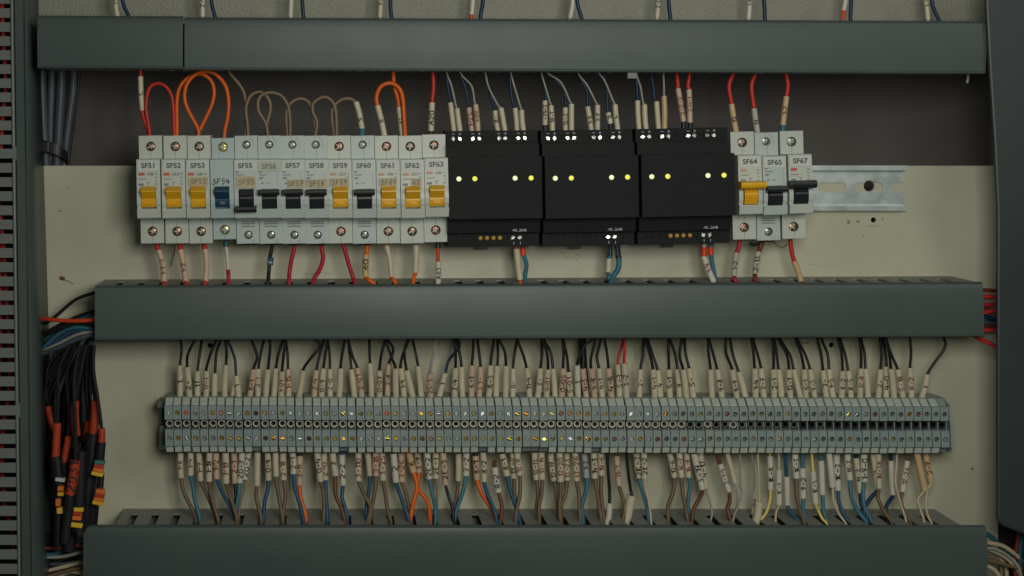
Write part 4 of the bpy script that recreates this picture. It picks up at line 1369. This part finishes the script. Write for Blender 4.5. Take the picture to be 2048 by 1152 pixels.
o = W('tan', [(671, 282), (664, 240), (666, 216), (680, 201), (697, 197), (711, 204), (719, 225), (724, 258), (724, 280)], 3.4, 'tan jumper wire from SF59 with cream sleeve ending in SF60', h=.034)
sleeve(o, A([(712, 204), (719, 228), (724, 259)], .034), 6.0, 'sleeve', 'S', 'ink', size=.0042, pos=.4)
ferrule(o, *A([(724, 278), (724, 257)], .034), 6.2, 'w_light blue')
o = W('orange', [(771, 282), (764, 250), (755, 212), (753, 192), (762, 173), (780, 166), (797, 175), (805, 195), (808, 235), (811, 282)], 4.4, 'orange jumper wire with cream sleeve arching from SF61 to SF62', h=.034)
sleeve(o, A([(755, 211), (762, 238), (769, 272)], .034), 6.0, 'sleeve', '11.', 'ink')
o = W('orange', [(787, 120), (787, 146), (788, 168), (795, 195), (798, 215), (801, 240), (806, 282)], 4.2, 'orange wire with cream sleeve dropping from upper duct into SF62', h=.029)
sleeve(o, A([(798, 214), (801, 240), (805, 276)], .029), 5.4, 'sleeve', '61', 'ink')
o = W('red', [(865, 120), (866, 146), (867, 175), (864, 205), (863, 260), (862, 282)], 4.5, 'red wire with cream sleeve inked A20, dropping into SF63')
sleeve(o, A([(864, 205), (863, 232), (862, 262)]), 6.2, 'sleeve', 'A20', 'ink')
ferrule(o, *A([(862, 276), (862, 259)]), 5.2, 'black_toggle')
for col, lab, up, sl, smm, txt, fer in (
    ('red', 'red wire with tan sleeve dropping from upper duct into SF64', [(1467, 122), (1466, 147), (1458, 172), (1463, 207)], [(1463, 208), (1467, 235), (1473, 268)], 'sleeve_tan', '12', None),
    ('red', 'red wire with grey sleeve dropping from upper duct into SF65', [(1513, 122), (1511, 147), (1503, 172), (1508, 216)], [(1508, 217), (1511, 240), (1516, 272)], 'sleeve_grey', '11', None),
    ('red', 'red wire with tan sleeve dropping from upper duct into SF67', [(1571, 122), (1572, 147), (1576, 168), (1573, 193)], [(1573, 193), (1569, 222), (1566, 251)], 'sleeve_tan', '1-7', 'w_light blue')):
    e = (sl[-1][0], sl[-1][1] + 18)
    o = W(col, up + sl[1:] + [e], 4.6, lab)
    sleeve(o, A(sl), 6.0, smm, txt, 'ink')
    if fer:
        ferrule(o, *A([(1565, 272), (1566, 250)]), 6.2, fer)

# --- pairs of wires above the black modules
G2 = 'wire pairs from the upper duct into the black modules'
MW = [
    ('navy', [(890, 122), (893, 150), (897, 180)], [(901, 205), (908, 262)], 'sleeve', '', ''), ('grey', [(888, 122), (894, 148), (903, 172), (912, 212)], [(914, 217), (920, 262)], 'sleeve', '', ''),
    ('navy', [(917, 122), (920, 148), (931, 176), (936, 208)], [(938, 215), (944, 262)], 'sleeve_pink', '1-25', 'r'), ('grey', [(916, 122), (922, 148), (943, 172), (949, 203)], [(951, 209), (956, 262)], 'sleeve_pink', '1-24', 'r'),
    ('navy', [(971, 122), (973, 148), (980, 186), (988, 215)], [(990, 221), (996, 262)], 'sleeve', '8-', 'k'), ('grey', [(968, 122), (971, 146), (978, 176), (997, 212)], [(1002, 216), (1010, 262)], 'sleeve', '', ''),
    ('navy', [(1019, 122), (1020, 150), (1022, 185), (1027, 210)], [(1030, 216), (1034, 262)], 'sleeve', '', ''), ('grey', [(1017, 122), (1024, 156), (1035, 194), (1041, 214)], [(1043, 220), (1047, 262)], 'sleeve', '', ''),
    ('navy', [(1078, 122), (1081, 146), (1088, 172), (1092, 198)], [(1090, 201), (1090, 250)], 'sleeve', '-11-3', 'k'), ('grey', [(1079, 122), (1083, 147), (1092, 178), (1100, 205)], [(1102, 211), (1105, 262)], 'sleeve', '18-1', 'k'),
    ('navy', [(1094, 122), (1100, 146), (1127, 180), (1132, 210)], [(1131, 215), (1131, 262)], 'sleeve', '13-3', 'k'), ('grey', [(1090, 122), (1096, 146), (1122, 165), (1140, 203)], [(1143, 208), (1143, 262)], 'sleeve', '', ''),
    ('navy', [(1153, 122), (1156, 148), (1173, 180), (1175, 206)], [(1175, 213), (1183, 262)], 'sleeve', '1-8', 'k'), ('grey', [(1150, 122), (1157, 148), (1174, 170), (1192, 205)], [(1195, 210), (1195, 262)], 'sleeve', '1-7', 'k'),
    ('navy', [(1207, 122), (1208, 148), (1213, 175), (1215, 220)], [(1216, 225), (1221, 247)], 'sleeve_white', '11', 'k'), ('grey', [(1192, 122), (1199, 147), (1210, 163), (1227, 204)], [(1230, 209), (1236, 262)], 'sleeve', '1-', 'k'),
    ('navy', [(1272, 122), (1273, 155), (1275, 196)], [(1275, 201), (1278, 258)], 'sleeve', '', ''), ('grey', [(1270, 122), (1275, 155), (1281, 174), (1286, 204)], [(1289, 209), (1292, 258)], 'sleeve', '', ''),
    ('navy', [(1301, 122), (1303, 148), (1307, 176), (1309, 198)], [(1313, 203), (1317, 258)], 'sleeve', '', ''), ('grey', [(1326, 122), (1327, 148), (1328, 176)], [(1328, 192), (1329, 258)], 'sleeve_tan', '', ''),
    ('red', [(1354, 122), (1354, 150), (1356, 170)], [(1356, 177), (1367, 243)], 'sleeve_pink', '2-2-2', 'r'), ('red', [(1381, 122), (1379, 150), (1376, 172)], [(1378, 179), (1380, 245)], 'sleeve_pink', '2-4-1', 'r'),
]
rng2 = random.Random(9)
for n, (col, up, sl, sm, txt, ink) in enumerate(MW):
    h = .0305 + (.003 if col == 'grey' else 0)
    S_ = [at(*sl[0], h), at((sl[0][0] + sl[1][0]) / 2 + rng2.uniform(-1, 1), (sl[0][1] + sl[1][1]) / 2, h), at(*sl[1], h)]
    pth = [at(x, y, h) for x, y in up] + S_ + [at(sl[1][0] + .8, 274, .031)]
    cw = {'navy': 'dark blue', 'grey': 'pale grey', 'red': 'red'}[col]
    k = nth(n + 1)
    lab = '%s wire with %s %s sleeve, %s from left above the black modules' % (cw, 'blank' if not txt else ('red-inked' if ink == 'r' else 'inked'), SLEEVE_WORD[sm], k)
    o = wire(col, pth, {'navy': 2.9, 'grey': 2.1, 'red': 4.2}[col], lab, G2)
    sleeve(o, S_, 5.5, sm, txt, 'ink_red' if ink == 'r' else 'ink')
    if sl[1][1] < 256:
        ferrule(o, at(sl[1][0] + .8, 270, h), at(sl[1][0], sl[1][1] - 2, h), 4.8, 'black_toggle')

# --- wires under the breakers and modules down into the middle duct
G3 = 'wires between the breakers and the middle duct'


def D(col, top, sl, bot, rpx, label, sm='sleeve', txt='', ink='ink', rs=6.0, fer=None, h=.033):
    pts = [(x, y, h) for x, y in top] + [(x, y, h) for x, y in sl] + [(x, y, h + .004) for x, y in bot]
    e = pts[-1]
    pts.append((e[0], e[1] + 22, e[2]))
    o = W(col, pts, rpx, label, G3)
    if sl:
        sleeve(o, A(sl, h), rs, sm, txt, ink)
    if fer:
        ferrule(o, *A(fer[0], h), fer[1], fer[2])
    return o


D('red', [(313, 470), (314, 488), (316, 498)], [(317, 500), (326, 530), (328, 564)], [(328, 568)], 5.2, 'red wire with pinkish sleeve running down from SF51', 'sleeve_pink', '1-7-3', 'ink_red', 6.2)
D('red', [(359, 470), (360, 488), (361, 497)], [(361, 499), (367, 532), (372, 564)], [(372, 568)], 5.2, 'red wire with pinkish sleeve running down from SF52', 'sleeve_pink', '1-2', 'ink_red', 6.2)
D('red', [(407, 470), (408, 488), (409, 496)], [(410, 498), (413, 530), (411, 562)], [(410, 568)], 5.2, 'red wire with blank pinkish sleeve running down from SF53', 'sleeve_pink', '', 'ink', 6.0)
D('crimson', [(452, 470), (452, 490)], [(452, 493), (455, 515), (456, 539)], [(457, 552), (457, 568)], 4.2, 'red wire with thin white sleeve running down from SF54', 'sleeve_white', '', 'ink', 4.2, ([(452, 480), (452, 493)], 6.0, 'w_teal'))
o = D('black', [(545, 480), (544, 494), (540, 515), (538, 540)], [], [(536, 566)], 4.0, 'black wire with blue marker ring running down from SF56')
sleeve(o, A([(541.5, 515), (540, 530)], .033), 6.2, 'w_blue', 'E', 'print_white', name='marker_ring', size=.003)
D('crimson', [(591, 478), (589, 494), (583, 520), (579, 545)], [], [(578, 568)], 4.4, 'crimson wire curving down from SF57 into the middle duct')
D('crimson', [(641, 478), (643, 494), (646, 517), (640, 538), (629, 556)], [], [(626, 570)], 4.4, 'crimson wire bending left as it drops from SF58')
D('crimson', [(683, 478), (688, 494), (698, 530), (706, 555)], [], [(711, 570)], 4.4, 'crimson wire slanting right as it drops from SF59')
D('orange', [(735, 478), (734, 498), (733, 508)], [(732, 509), (731, 530), (731, 553)], [(738, 560), (750, 571)], 4.4, 'orange wire with boldly inked sleeve running down from SF60', 'sleeve_tan', '60', 'ink', 6.4)
D('orange', [(771, 478), (773, 490)], [(773, 490), (780, 522), (783, 553)], [(787, 560), (793, 570)], 4.2, 'orange wire with blank cream sleeve running down from SF61', 'sleeve', '', 'ink', 5.6)
D('orange', [(832, 478), (832, 488)], [(832, 489), (832, 518), (831, 545)], [(828, 553), (826, 570)], 4.2, 'orange wire with blank cream sleeve running down from SF62', 'sleeve', '', 'ink', 6.4)
D('scarlet', [(875, 478), (876, 500), (876, 520)], [(876, 523), (877, 545), (876, 568)], [(876, 574)], 3.8, 'orange-red wire with cream sleeve inked A63, down from SF63', 'sleeve_white', 'A63', 'ink', 6.0, ([(876, 482), (876, 496)], 5.4, 'black_toggle'))
D('orange', [(1033, 480), (1033, 496)], [(1033, 497), (1036, 530), (1040, 559)], [(1041, 569)], 4.2, 'orange wire in blank cream sleeve under the left black module', 'sleeve', '', 'ink', 6.6)
D('light blue', [(1046, 480), (1046, 500), (1049, 515), (1053, 530), (1050, 552)], [], [(1049, 570)], 4.4, 'blue wire with red ferrule under the left black module', fer=([(1046, 494), (1046, 510)], 5.8, 'w_scarlet'))
D('light blue', [(1220, 480), (1220, 505), (1219, 515)], [(1218, 517), (1217, 531), (1216, 545)], [(1218, 553), (1222, 569)], 5.0, 'blue wire with short cream sleeve under the middle black module', 'sleeve', '', 'ink', 6.0, ([(1220, 492), (1220, 512)], 5.0, 'black_toggle'))
D('light blue', [(1234, 480), (1235, 506), (1238, 520), (1236, 538), (1227, 552)], [], [(1222, 569)], 5.6, 'thick blue wire with black end under the middle black module', fer=([(1234, 492), (1237, 516)], 5.8, 'boot'), h=.037)
D('cream', [(1408, 480), (1408, 508)], [(1407, 512), (1416, 538), (1427, 563)], [(1429, 570)], 4.2, 'sleeved wire with red ferrule and ink under the right black module', 'sleeve_white', '1-4', 'ink_red', 6.2, ([(1408, 494), (1408, 513)], 5.6, 'w_scarlet'), .037)
D('light blue', [(1421, 480), (1422, 508), (1425, 530), (1430, 556)], [], [(1431, 570)], 4.6, 'blue wire with red ferrule under the right black module', fer=([(1421, 494), (1422, 509)], 5.8, 'w_scarlet'))
D('crimson', [(1481, 468), (1479, 486), (1475, 502)], [(1473, 505), (1469, 530), (1468, 552)], [(1469, 558), (1473, 568)], 4.6, 'red wire with inked tan sleeve running down from SF64', 'sleeve_grey', '1-2', 'ink', 6.0)
D('maroon', [(1525, 470), (1523, 486), (1519, 500)], [(1517, 503), (1512, 526), (1510, 547)], [(1510, 556), (1512, 568)], 4.8, 'dark red wire with inked grey sleeve running down from SF65', 'sleeve_grey', '2-13', 'ink', 6.0)
D('red', [(1580, 466), (1581, 486), (1584, 506), (1588, 521)], [(1588, 522), (1596, 542), (1602, 563)], [(1605, 570)], 4.6, 'red wire with blank tan sleeve running down from SF67', 'sleeve_tan', '', 'ink', 5.8)
W('black', [(347, 482, .02), (349, 500, .016), (344, 522, .012), (343, 531, .010)], .9, 'thin stray black thread hanging beside the SF52 wire', None)
W('dark brown', [(1548, 484, .02), (1556, 492, .016), (1568, 494, .014), (1574, 488, .016)], .9, 'thin curled strand hanging below SF65', None)
W('black', [(1500, 486, .03), (1508, 490, .03), (1518, 488, .03)], 3.0, 'short black wire end tucked below SF64', None)

# --- pairs in the strip above the upper duct
G4 = 'wire pairs entering the upper duct from above'
TS = [([(229, -14), (231, 10), (235, 33)], [(243, -14), (248, 12), (258, 34)], '1-V', 0), ([(404, -14), (405, 10), (405, 33)], [(422, -14), (424, 10), (430, 33)], '2-V', 0), ([(583, -14), (582, 10), (581, 34)], [(604, -14), (605, 12), (607, 34)], '', 0),
      ([(762, -14), (761, 10), (760, 34)], [(781, -14), (781, 12), (783, 34)], '1-A', 0), ([(947, -14), (945, 10), (943, 29)], [(967, -14), (965, 10), (961, 35)], '', 1), ([(1146, -14), (1145, 10), (1140, 35)], [(1152, -14), (1156, 12), (1163, 36)], '', 0),
      ([(1318, -14), (1316, 12), (1314, 36)], [(1336, -14), (1338, 12), (1341, 37)], '2-0', 0), ([(1501, -14), (1499, 12), (1497, 38)], [(1526, -14), (1529, 14), (1530, 38)], '1-N', 0), ([(1693, -14), (1690, 8), (1687, 21)], [(1703, -14), (1702, 10), (1701, 38)], '', 1),
      ([(1850, -14), (1853, 10), (1856, 38)], [(1862, -14), (1866, 14), (1877, 39)], '3-V', 0)]
for n, (s, b, txt, rd) in enumerate(TS):
    h = .034
    e = s[-1]
    o = wire('scarlet' if rd else 'cream', A(s + [(e[0] - 2, e[1] + 22)], h), 3.6, 'sleeved wire entering the upper duct from above, %s such from the left' % nth(n + 1), G4)
    sleeve(o, A(s, h), 5.0, 'sleeve_white' if n % 3 else 'sleeve', txt, 'ink', pos=.62)
    e = b[-1]
    wire('navy', A(b + [(e[0] + 4, e[1] + 22)], h + .002), 4.0, 'dark blue wire entering the upper duct from above, %s such from the left' % nth(n + 1), G4)

# --- thick grey cables and their tie in the recess on the left
for n, (pts, r, c, lab) in enumerate((
        ([(84, 120), (84, 180), (87, 250), (93, 340), (96, 420)], 10, 'slate', 'leftmost thick grey cable in the recess'), ([(104, 120), (103, 180), (101, 250), (100, 340), (99, 420)], 9, 'slate', 'second thick grey cable in the recess, darkest'),
        ([(123, 120), (122, 180), (118, 250), (113, 340), (110, 420)], 10, 'slate', 'third thick grey cable in the recess, shiny'), ([(148, 120), (146, 180), (137, 250), (127, 340), (121, 420)], 9, 'slate', 'fourth thick grey cable in the recess, slanting left'))):
    W(c, pts, r, lab, 'thick grey cables in the recess', h=-.016 - .004 * (n % 2), cat='cable', name='cable')
W('black', [(160, 120, -.02), (156, 180, -.02), (147, 250, -.02), (134, 345, -.02), (128, 420, -.02)], 3, 'thin black cable right of the grey cables in the recess', None, name='cable', cat='cable')
tie = empty('cable_tie', at(105, 300, -.008))
tag(tie, 'black cable tie bundling the thick grey cables', 'cable tie')
T0 = tie.location
pth = [at(x, y, h) - T0 for x, y, h in ((78, 288, -.016), (84, 291, -.007), (100, 294, -.005), (120, 302, -.006), (134, 314, -.012), (136, 322, -.02))]
bm = bmesh.new()
pp = catmull(pth, 4)
vs = [[bm.verts.new(q + Vector((0, -dh, dz))) for dz, dh in ((.0042, 0), (.0042, .0014), (-.0042, .0014), (-.0042, 0))] for q in pp]
for a, b in zip(vs, vs[1:]):
    for k in range(4):
        bm.faces.new((a[k], a[(k + 1) % 4], b[(k + 1) % 4], b[k]))
bm.faces.new(vs[0])
bm.faces.new(vs[-1])
link('strap', done(bm, 'strap', True, 40), 'boot', tie)
bm = bmesh.new()
c = at(88, 294, -.004) - T0
box(bm, c.x - .0045, c.x + .0045, -c.y - .001, -c.y + .004, c.z - .0042, c.z + .0042, .001)
link('buckle', done(bm, 'buckle'), 'boot', tie)

# --- bundle on the left of the middle duct
G5 = 'wires fanning out of the left end of the middle duct'
W('black', [(215, 578, .03), (190, 585, .03), (150, 600, .026), (112, 632, .022), (88, 648, .018), (70, 655, .016)], 3.4, 'single thin black wire arching left from the middle duct', G5)
W('scarlet', [(215, 639, .046), (190, 640, .046), (150, 642, .044), (110, 640, .038), (84, 637, .030), (60, 636, .025)], 4.2, 'orange-red wire running level out of the middle duct', G5)
W('black', [(215, 610, .034), (191, 620, .034), (150, 635, .030), (110, 655, .024), (70, 680, .018)], 3.4, 'black wire just under the single arching wire', G5)
W('teal', [(215, 618, .036), (191, 627, .036), (140, 646, .031), (105, 668, .024), (70, 695, .018)], 3.2, 'teal-black wire passing behind the orange-red wire', G5)
W('black', [(215, 648, .040), (190, 650, .040), (145, 650, .036), (105, 662, .030), (65, 672, .022)], 4.6, 'thick black wire just below the orange-red wire', G5)
W('light blue', [(215, 658, .042), (190, 658, .042), (150, 655, .039), (118, 668, .033), (86, 696, .026), (70, 712, .02)], 3.6, 'bright blue wire curving down left of the middle duct', G5)
W('blue', [(215, 662, .041), (190, 661, .041), (150, 662, .037), (112, 682, .031), (70, 712, .022)], 3.4, 'dark blue wire below the bright blue one', G5)
W('grey', [(215, 663, .044), (188, 664, .044), (155, 669, .041), (120, 686, .035), (86, 702, .028), (70, 712, .02)], 3.6, 'pale grey wire curving down left of the middle duct', G5)
W('slate', [(215, 668, .045), (188, 669, .045), (155, 678, .043), (120, 694, .038), (84, 708, .030)], 5.0, 'dark grey wire below the pale grey one', G5)
rg = random.Random(21)
G6 = 'thin dark wires hanging in the bundle left of the middle duct'
for n in range(84):
    f = rg.random()
    y0 = 662 + rg.uniform(-8, 12)
    xe = 85 + 96 * f + rg.uniform(-6, 6)
    xm = xe + (1 - f) * 22 + rg.uniform(-4, 6)
    h = .022 + rg.uniform(-.018, .014)
    ye = rg.uniform(850, 1010)
    col = rg.choices(['black', 'navy', 'slate', 'teal', 'maroon'], [9, 1.2, 1.2, .4, 0])[0]
    W(col, [(212, y0, h + .006), (190 - (1 - f) * 14, y0 + 6, h + .006), (xm + (176 - xm) * .45, 690 + rg.uniform(-6, 14), h + .002), (xm, 740 + rg.uniform(-12, 12), h), (xe, 800, h), (xe + rg.uniform(-6, 5), ye, h - .006)], rg.uniform(2.8, 3.8),
      'thin dark wire hanging in the tangled bundle by the left duct', G6)

# --- hanging cables with orange heat-shrink, boots and coloured bands
G7 = 'hanging cable ends with orange heat-shrink left of the terminal row'


def hanging(label, col, path, rpx, shrink=None, boots=(), bands=(), ink=None, h=.036):
    h += .014
    o = W(col, [(x, y, h) for x, y in path], rpx, label, G7, name='hanging_cable', cat='cable')
    if shrink:
        pts, r = shrink
        s = link('heat_shrink', tube_mesh('heat_shrink', catmull([at(x, y, h) for x, y in pts], 4), r * 1.16 * PX, 12, lambda t: .86 + .14 * math.sin(math.pi * min(1, t * 1.6 + .2)) if t < .5 else 1.0), 'shrink_orange', o)
        if ink:
            s2 = sleeve(o, [at(x, y, h + .0002) for x, y in pts][::-1], r * 1.1, 'shrink_orange', ink, 'ink', name='heat_shrink')
            bpy.data.objects.remove(s)
    for pts, r in boots:
        link('boot', tube_mesh('boot', catmull([at(x, y, h) for x, y in pts], 4), r * PX, 12), 'boot', o)
    for x, y, wpx, hpx, m, ang in bands:
        bm = bmesh.new()
        box(bm, -wpx / 2 * PX, wpx / 2 * PX, -.003, .003, -hpx / 2 * PX, hpx / 2 * PX, .0006)
        p = at(x, y, h + .004)
        link('band', done(bm, 'band'), m, o, p, (0, ang, 0))
    return o


hanging('hanging cable with bare orange shrink, half hidden at the duct edge', 'black', [(120, 690), (95, 740), (94, 790), (97, 818), (108, 862), (110, 900)], 3.4, ([(96, 812), (101, 836), (111, 864)], 6), h=.020)
hanging('leftmost hanging cable end, long orange shrink above white and yellow bands', 'black', [(140, 690), (118, 740), (117, 800), (114, 848), (111, 912), (116, 950)], 3.6, ([(115, 846), (113, 880), (111, 915)], 7),
        [([(112, 912), (115, 935), (119, 968)], 12), ([(121, 968), (118, 1000), (117, 1040), (116, 1090)], 8)],
        [(121, 958.5, 19, 7, 'band_white', .12), (122, 976, 12, 9, 'band_orange', .05), (122, 987, 12, 7, 'band_yellow', .05), (117, 1004, 10, 14, 'band_orange', 0), (120, 1020, 11, 12, 'band_yellow', -.1)], h=.044)
hanging('plain black hanging sleeve behind the white-banded cable end', 'black', [(150, 690), (112, 780), (112, 900), (108, 1060)], 3.6, None, [([(114, 905), (112, 960), (116, 1100)], 15)], h=.022)
hanging('plain black hanging sleeve behind the handwritten orange shrink', 'black', [(165, 690), (150, 780), (146, 900), (140, 1060)], 3.6, None, [([(146, 880), (142, 960), (138, 1100)], 16)], h=.026)
hanging('plain black hanging sleeve behind the largest orange shrink', 'black', [(180, 690), (180, 780), (186, 860), (186, 980)], 3.6, None, [([(189, 872), (190, 940), (180, 1048)], 15)], h=.024)
hanging('thin hanging cable with short narrow orange shrink, second from left', 'black', [(150, 690), (134, 750), (138, 830), (136, 872), (129, 922), (126, 960)], 3.4, ([(137, 872), (133, 896), (127, 924)], 6), [([(127, 924), (128, 950), (130, 1010)], 9)], h=.036)
hanging('hanging cable whose orange shrink carries dark handwriting', 'black', [(160, 690), (148, 760), (151, 860), (151, 920), (142, 985), (134, 1070)], 3.8, ([(151, 921), (147, 952), (140, 988)], 9), [([(141, 986), (137, 1020), (130, 1085)], 9.5)], ink='2031', h=.052)
hanging('hanging cable with orange shrink above a yellow-banded black plug', 'black', [(172, 690), (160, 750), (149, 803), (151, 868), (160, 930), (158, 1000)], 3.8, ([(150, 802), (150, 835), (153, 871)], 7), [([(163, 900), (160, 960), (157, 1062)], 15)],
        [(158, 1018, 19, 8, 'band_yellow', .02), (156, 1027, 18, 8, 'band_red', .02), (154.5, 1035, 18, 8, 'band_orange', .05), (154, 1049, 23, 9, 'band_yellow', .12)], h=.046)
hanging('dark red shrink on a cable behind the big orange one', 'black', [(176, 690), (172, 760), (177, 845), (172, 900)], 3.4, ([(177, 842), (174, 862), (170, 884)], 6), h=.024)
hanging('hanging cable with the largest orange shrink, above a thick black sleeve', 'black', [(184, 690), (184, 750), (190, 802), (188, 866), (184, 920)], 4.2, ([(191, 801), (190, 835), (187, 869)], 8), [([(186, 866), (182, 930), (172, 1000), (166, 1054)], 16)], h=.040)
hanging('rightmost hanging cable with two stacks of red and yellow bands', 'black', [(188, 690), (187, 740), (196, 800), (203, 860), (202, 910), (203, 960), (201, 1000)], 3.6, ([(203, 857), (204, 868), (203, 885)], 6), [([(203, 884), (201, 905), (198, 948)], 9), ([(203, 946), (201, 975), (198, 1006)], 6)],
        [(200, 924, 20, 7, 'band_teal', .12), (198, 932, 19, 8, 'band_red', .14), (197, 939, 20, 8, 'band_orange', .16), (195, 947, 23, 7, 'band_yellow', .2), (201, 982, 17, 8, 'band_orange', .1), (200, 990, 18, 8, 'band_red', .1), (198, 998, 19, 8, 'band_orange', .14), (196.5, 1005, 22, 7, 'band_yellow', .2)], h=.050)

# --- wires at the bottom left, bottom right and right of the middle duct
G8 = 'wires between the bottom duct and the left duct'
for col, pts, r, lab in (
    ('brown', [(60, 1088), (112, 1081), (165, 1077), (230, 1080)], 3.6, 'brown wire at the bottom left corner, topmost of its set'),
    ('light blue', [(60, 1116), (120, 1104), (142, 1090), (168, 1085), (230, 1088)], 4.0, 'blue wire at the bottom left corner'),
    ('maroon', [(60, 1095), (112, 1096), (168, 1090), (230, 1092)], 3.4, 'dark red wire at the bottom left corner'),
    ('cream', [(60, 1150), (118, 1136), (150, 1128), (175, 1121), (230, 1118)], 4.2, 'cream wire sloping upward at the bottom left corner'),
    ('cream', [(60, 1176), (118, 1152), (140, 1143), (168, 1148), (230, 1170)], 4.2, 'cream wire arching at the bottom left corner'),
    ('grey', [(60, 1112), (118, 1114), (168, 1104), (230, 1104)], 3.8, 'grey wire at the bottom left corner'),
    ('brown', [(60, 1166), (118, 1146), (168, 1136), (230, 1140)], 3.8, 'lower brown wire at the bottom left corner')):
    W(col, pts, r, lab, G8, h=.034 + rg.uniform(-.008, .008))
for n in range(16):
    y0 = rg.uniform(1062, 1160)
    W(rg.choice(['black', 'dark brown', 'maroon', 'slate', 'black']), [(60, y0 + rg.uniform(0, 14)), (112, y0 + 6), (140, y0 + rg.uniform(-8, 6)), (168, y0 - 2), (230, y0)], rg.uniform(3.2, 4.2), 'dark wire deep in the bottom left corner bunch', G8, h=.014 + rg.uniform(-.010, .012))
G9 = 'wires coming out of the right end of the bottom duct'
for col, pts, r, lab in (
    ('cream', [(1950, 1082), (1980, 1086), (2010, 1094), (2045, 1122), (2060, 1150)], 4.4, 'uppermost cream wire curving out at the bottom right corner'),
    ('cream', [(1950, 1094), (1982, 1100), (2010, 1114), (2036, 1140), (2046, 1170)], 4.4, 'cream wire just below the uppermost at the bottom right corner'),
    ('cream', [(1950, 1104), (1982, 1106), (2000, 1116), (2012, 1136), (2014, 1170)], 4.2, 'cream wire turning down sharply at the bottom right corner'),
    ('tan', [(1950, 1112), (1990, 1116), (2002, 1136), (2004, 1170)], 4.0, 'tan wire turning down at the bottom right corner'),
    ('brown', [(1950, 1118), (1985, 1122), (2020, 1132), (2048, 1138), (2080, 1138)], 3.8, 'brown wire running nearly level at the bottom right corner'),
    ('cream', [(1950, 1126), (1984, 1136), (2000, 1156), (2004, 1180)], 4.4, 'lowest cream wire at the bottom right corner'),
    ('grey', [(1950, 1098), (1990, 1098), (2024, 1118), (2040, 1142), (2044, 1175)], 3.2, 'grey wire between the cream ones at the bottom right corner'),
    ('teal', [(1940, 1064), (1976, 1070), (2000, 1090), (2030, 1110), (2060, 1130)], 5.0, 'dark teal wire at the top of the bottom right bunch'),
    ('maroon', [(2040, 1060), (2034, 1090), (2030, 1120), (2032, 1170)], 4.0, 'dark red wire hanging behind the cream bunch at bottom right'),
    ('teal', [(2046, 1050), (2042, 1090), (2040, 1130), (2040, 1180)], 5.0, 'dark teal cable upright at the bottom right corner'),
    ('navy', [(2056, 1050), (2052, 1090), (2051, 1130), (2052, 1180)], 5.0, 'dark blue cable at the very right of the bottom corner')):
    W(col, pts, r, lab, G9, h=.036 + rg.uniform(-.01, .01))
G10 = 'wires bridging from the middle duct to the steel upright'
for col, pts, r, lab, hh in (
    ('maroon', [(1930, 580), (1970, 580), (2010, 584)], 4, 'uppermost dark red wire beside the steel upright', .030), ('red', [(1930, 590), (1968, 593), (2010, 594)], 4.6, 'thick red wire second from top beside the steel upright', .034),
    ('crimson', [(1930, 606), (1968, 610), (2010, 606)], 4.2, 'crimson wire third from top beside the steel upright', .026), ('red', [(1930, 630), (1968, 625), (2010, 617)], 4.6, 'red wire tilted up beside the steel upright', .036),
    ('maroon', [(1930, 612), (1968, 618), (2010, 625)], 4.4, 'dark red wire behind the tilted one beside the steel upright', .022), ('navy', [(1930, 630), (1968, 634), (2010, 643)], 4.6, 'dark blue wire beside the steel upright', .032),
    ('slate', [(1930, 640), (1968, 644), (2010, 648)], 4.4, 'dark grey wire beside the steel upright', .028), ('red', [(1930, 656), (1968, 660), (2010, 661)], 4.2, 'red wire second from bottom beside the steel upright', .036),
    ('red', [(1925, 658), (1948, 672), (1985, 690), (2015, 706)], 4.4, 'lowest red wire sloping down beside the steel upright', .036), ('maroon', [(1930, 648), (1968, 653), (2010, 652)], 4.0, 'dark red wire under the grey one beside the steel upright', .024)):
    W(col, pts, r, lab, G10, h=hh)

# --- red wires running inside the left slotted duct
G11 = 'red wires inside the left slotted duct'
for n, (pts, lab, c) in enumerate(((([(2, -30), (8, 90), (12, 180), (6, 230), (2, 300)]), 'red wire inside the upper part of the left slotted duct', 'red'), ([(-6, 400), (2, 440), (10, 540), (16, 640), (22, 720), (18, 790), (6, 860), (4, 930), (8, 980), (10, 1010), (26, 1060), (30, 1100)], 'red wire inside the lower part of the left slotted duct', 'red'),
                                   ([(-20, -30), (-14, 300), (0, 560), (-4, 800), (-16, 1000), (-10, 1170)], 'second red wire deeper inside the left slotted duct', 'crimson'))):
    W(c, [(x, y, .045 + .02 * max(0, min(1, y / 1152))) for x, y in pts], 5, lab, G11)
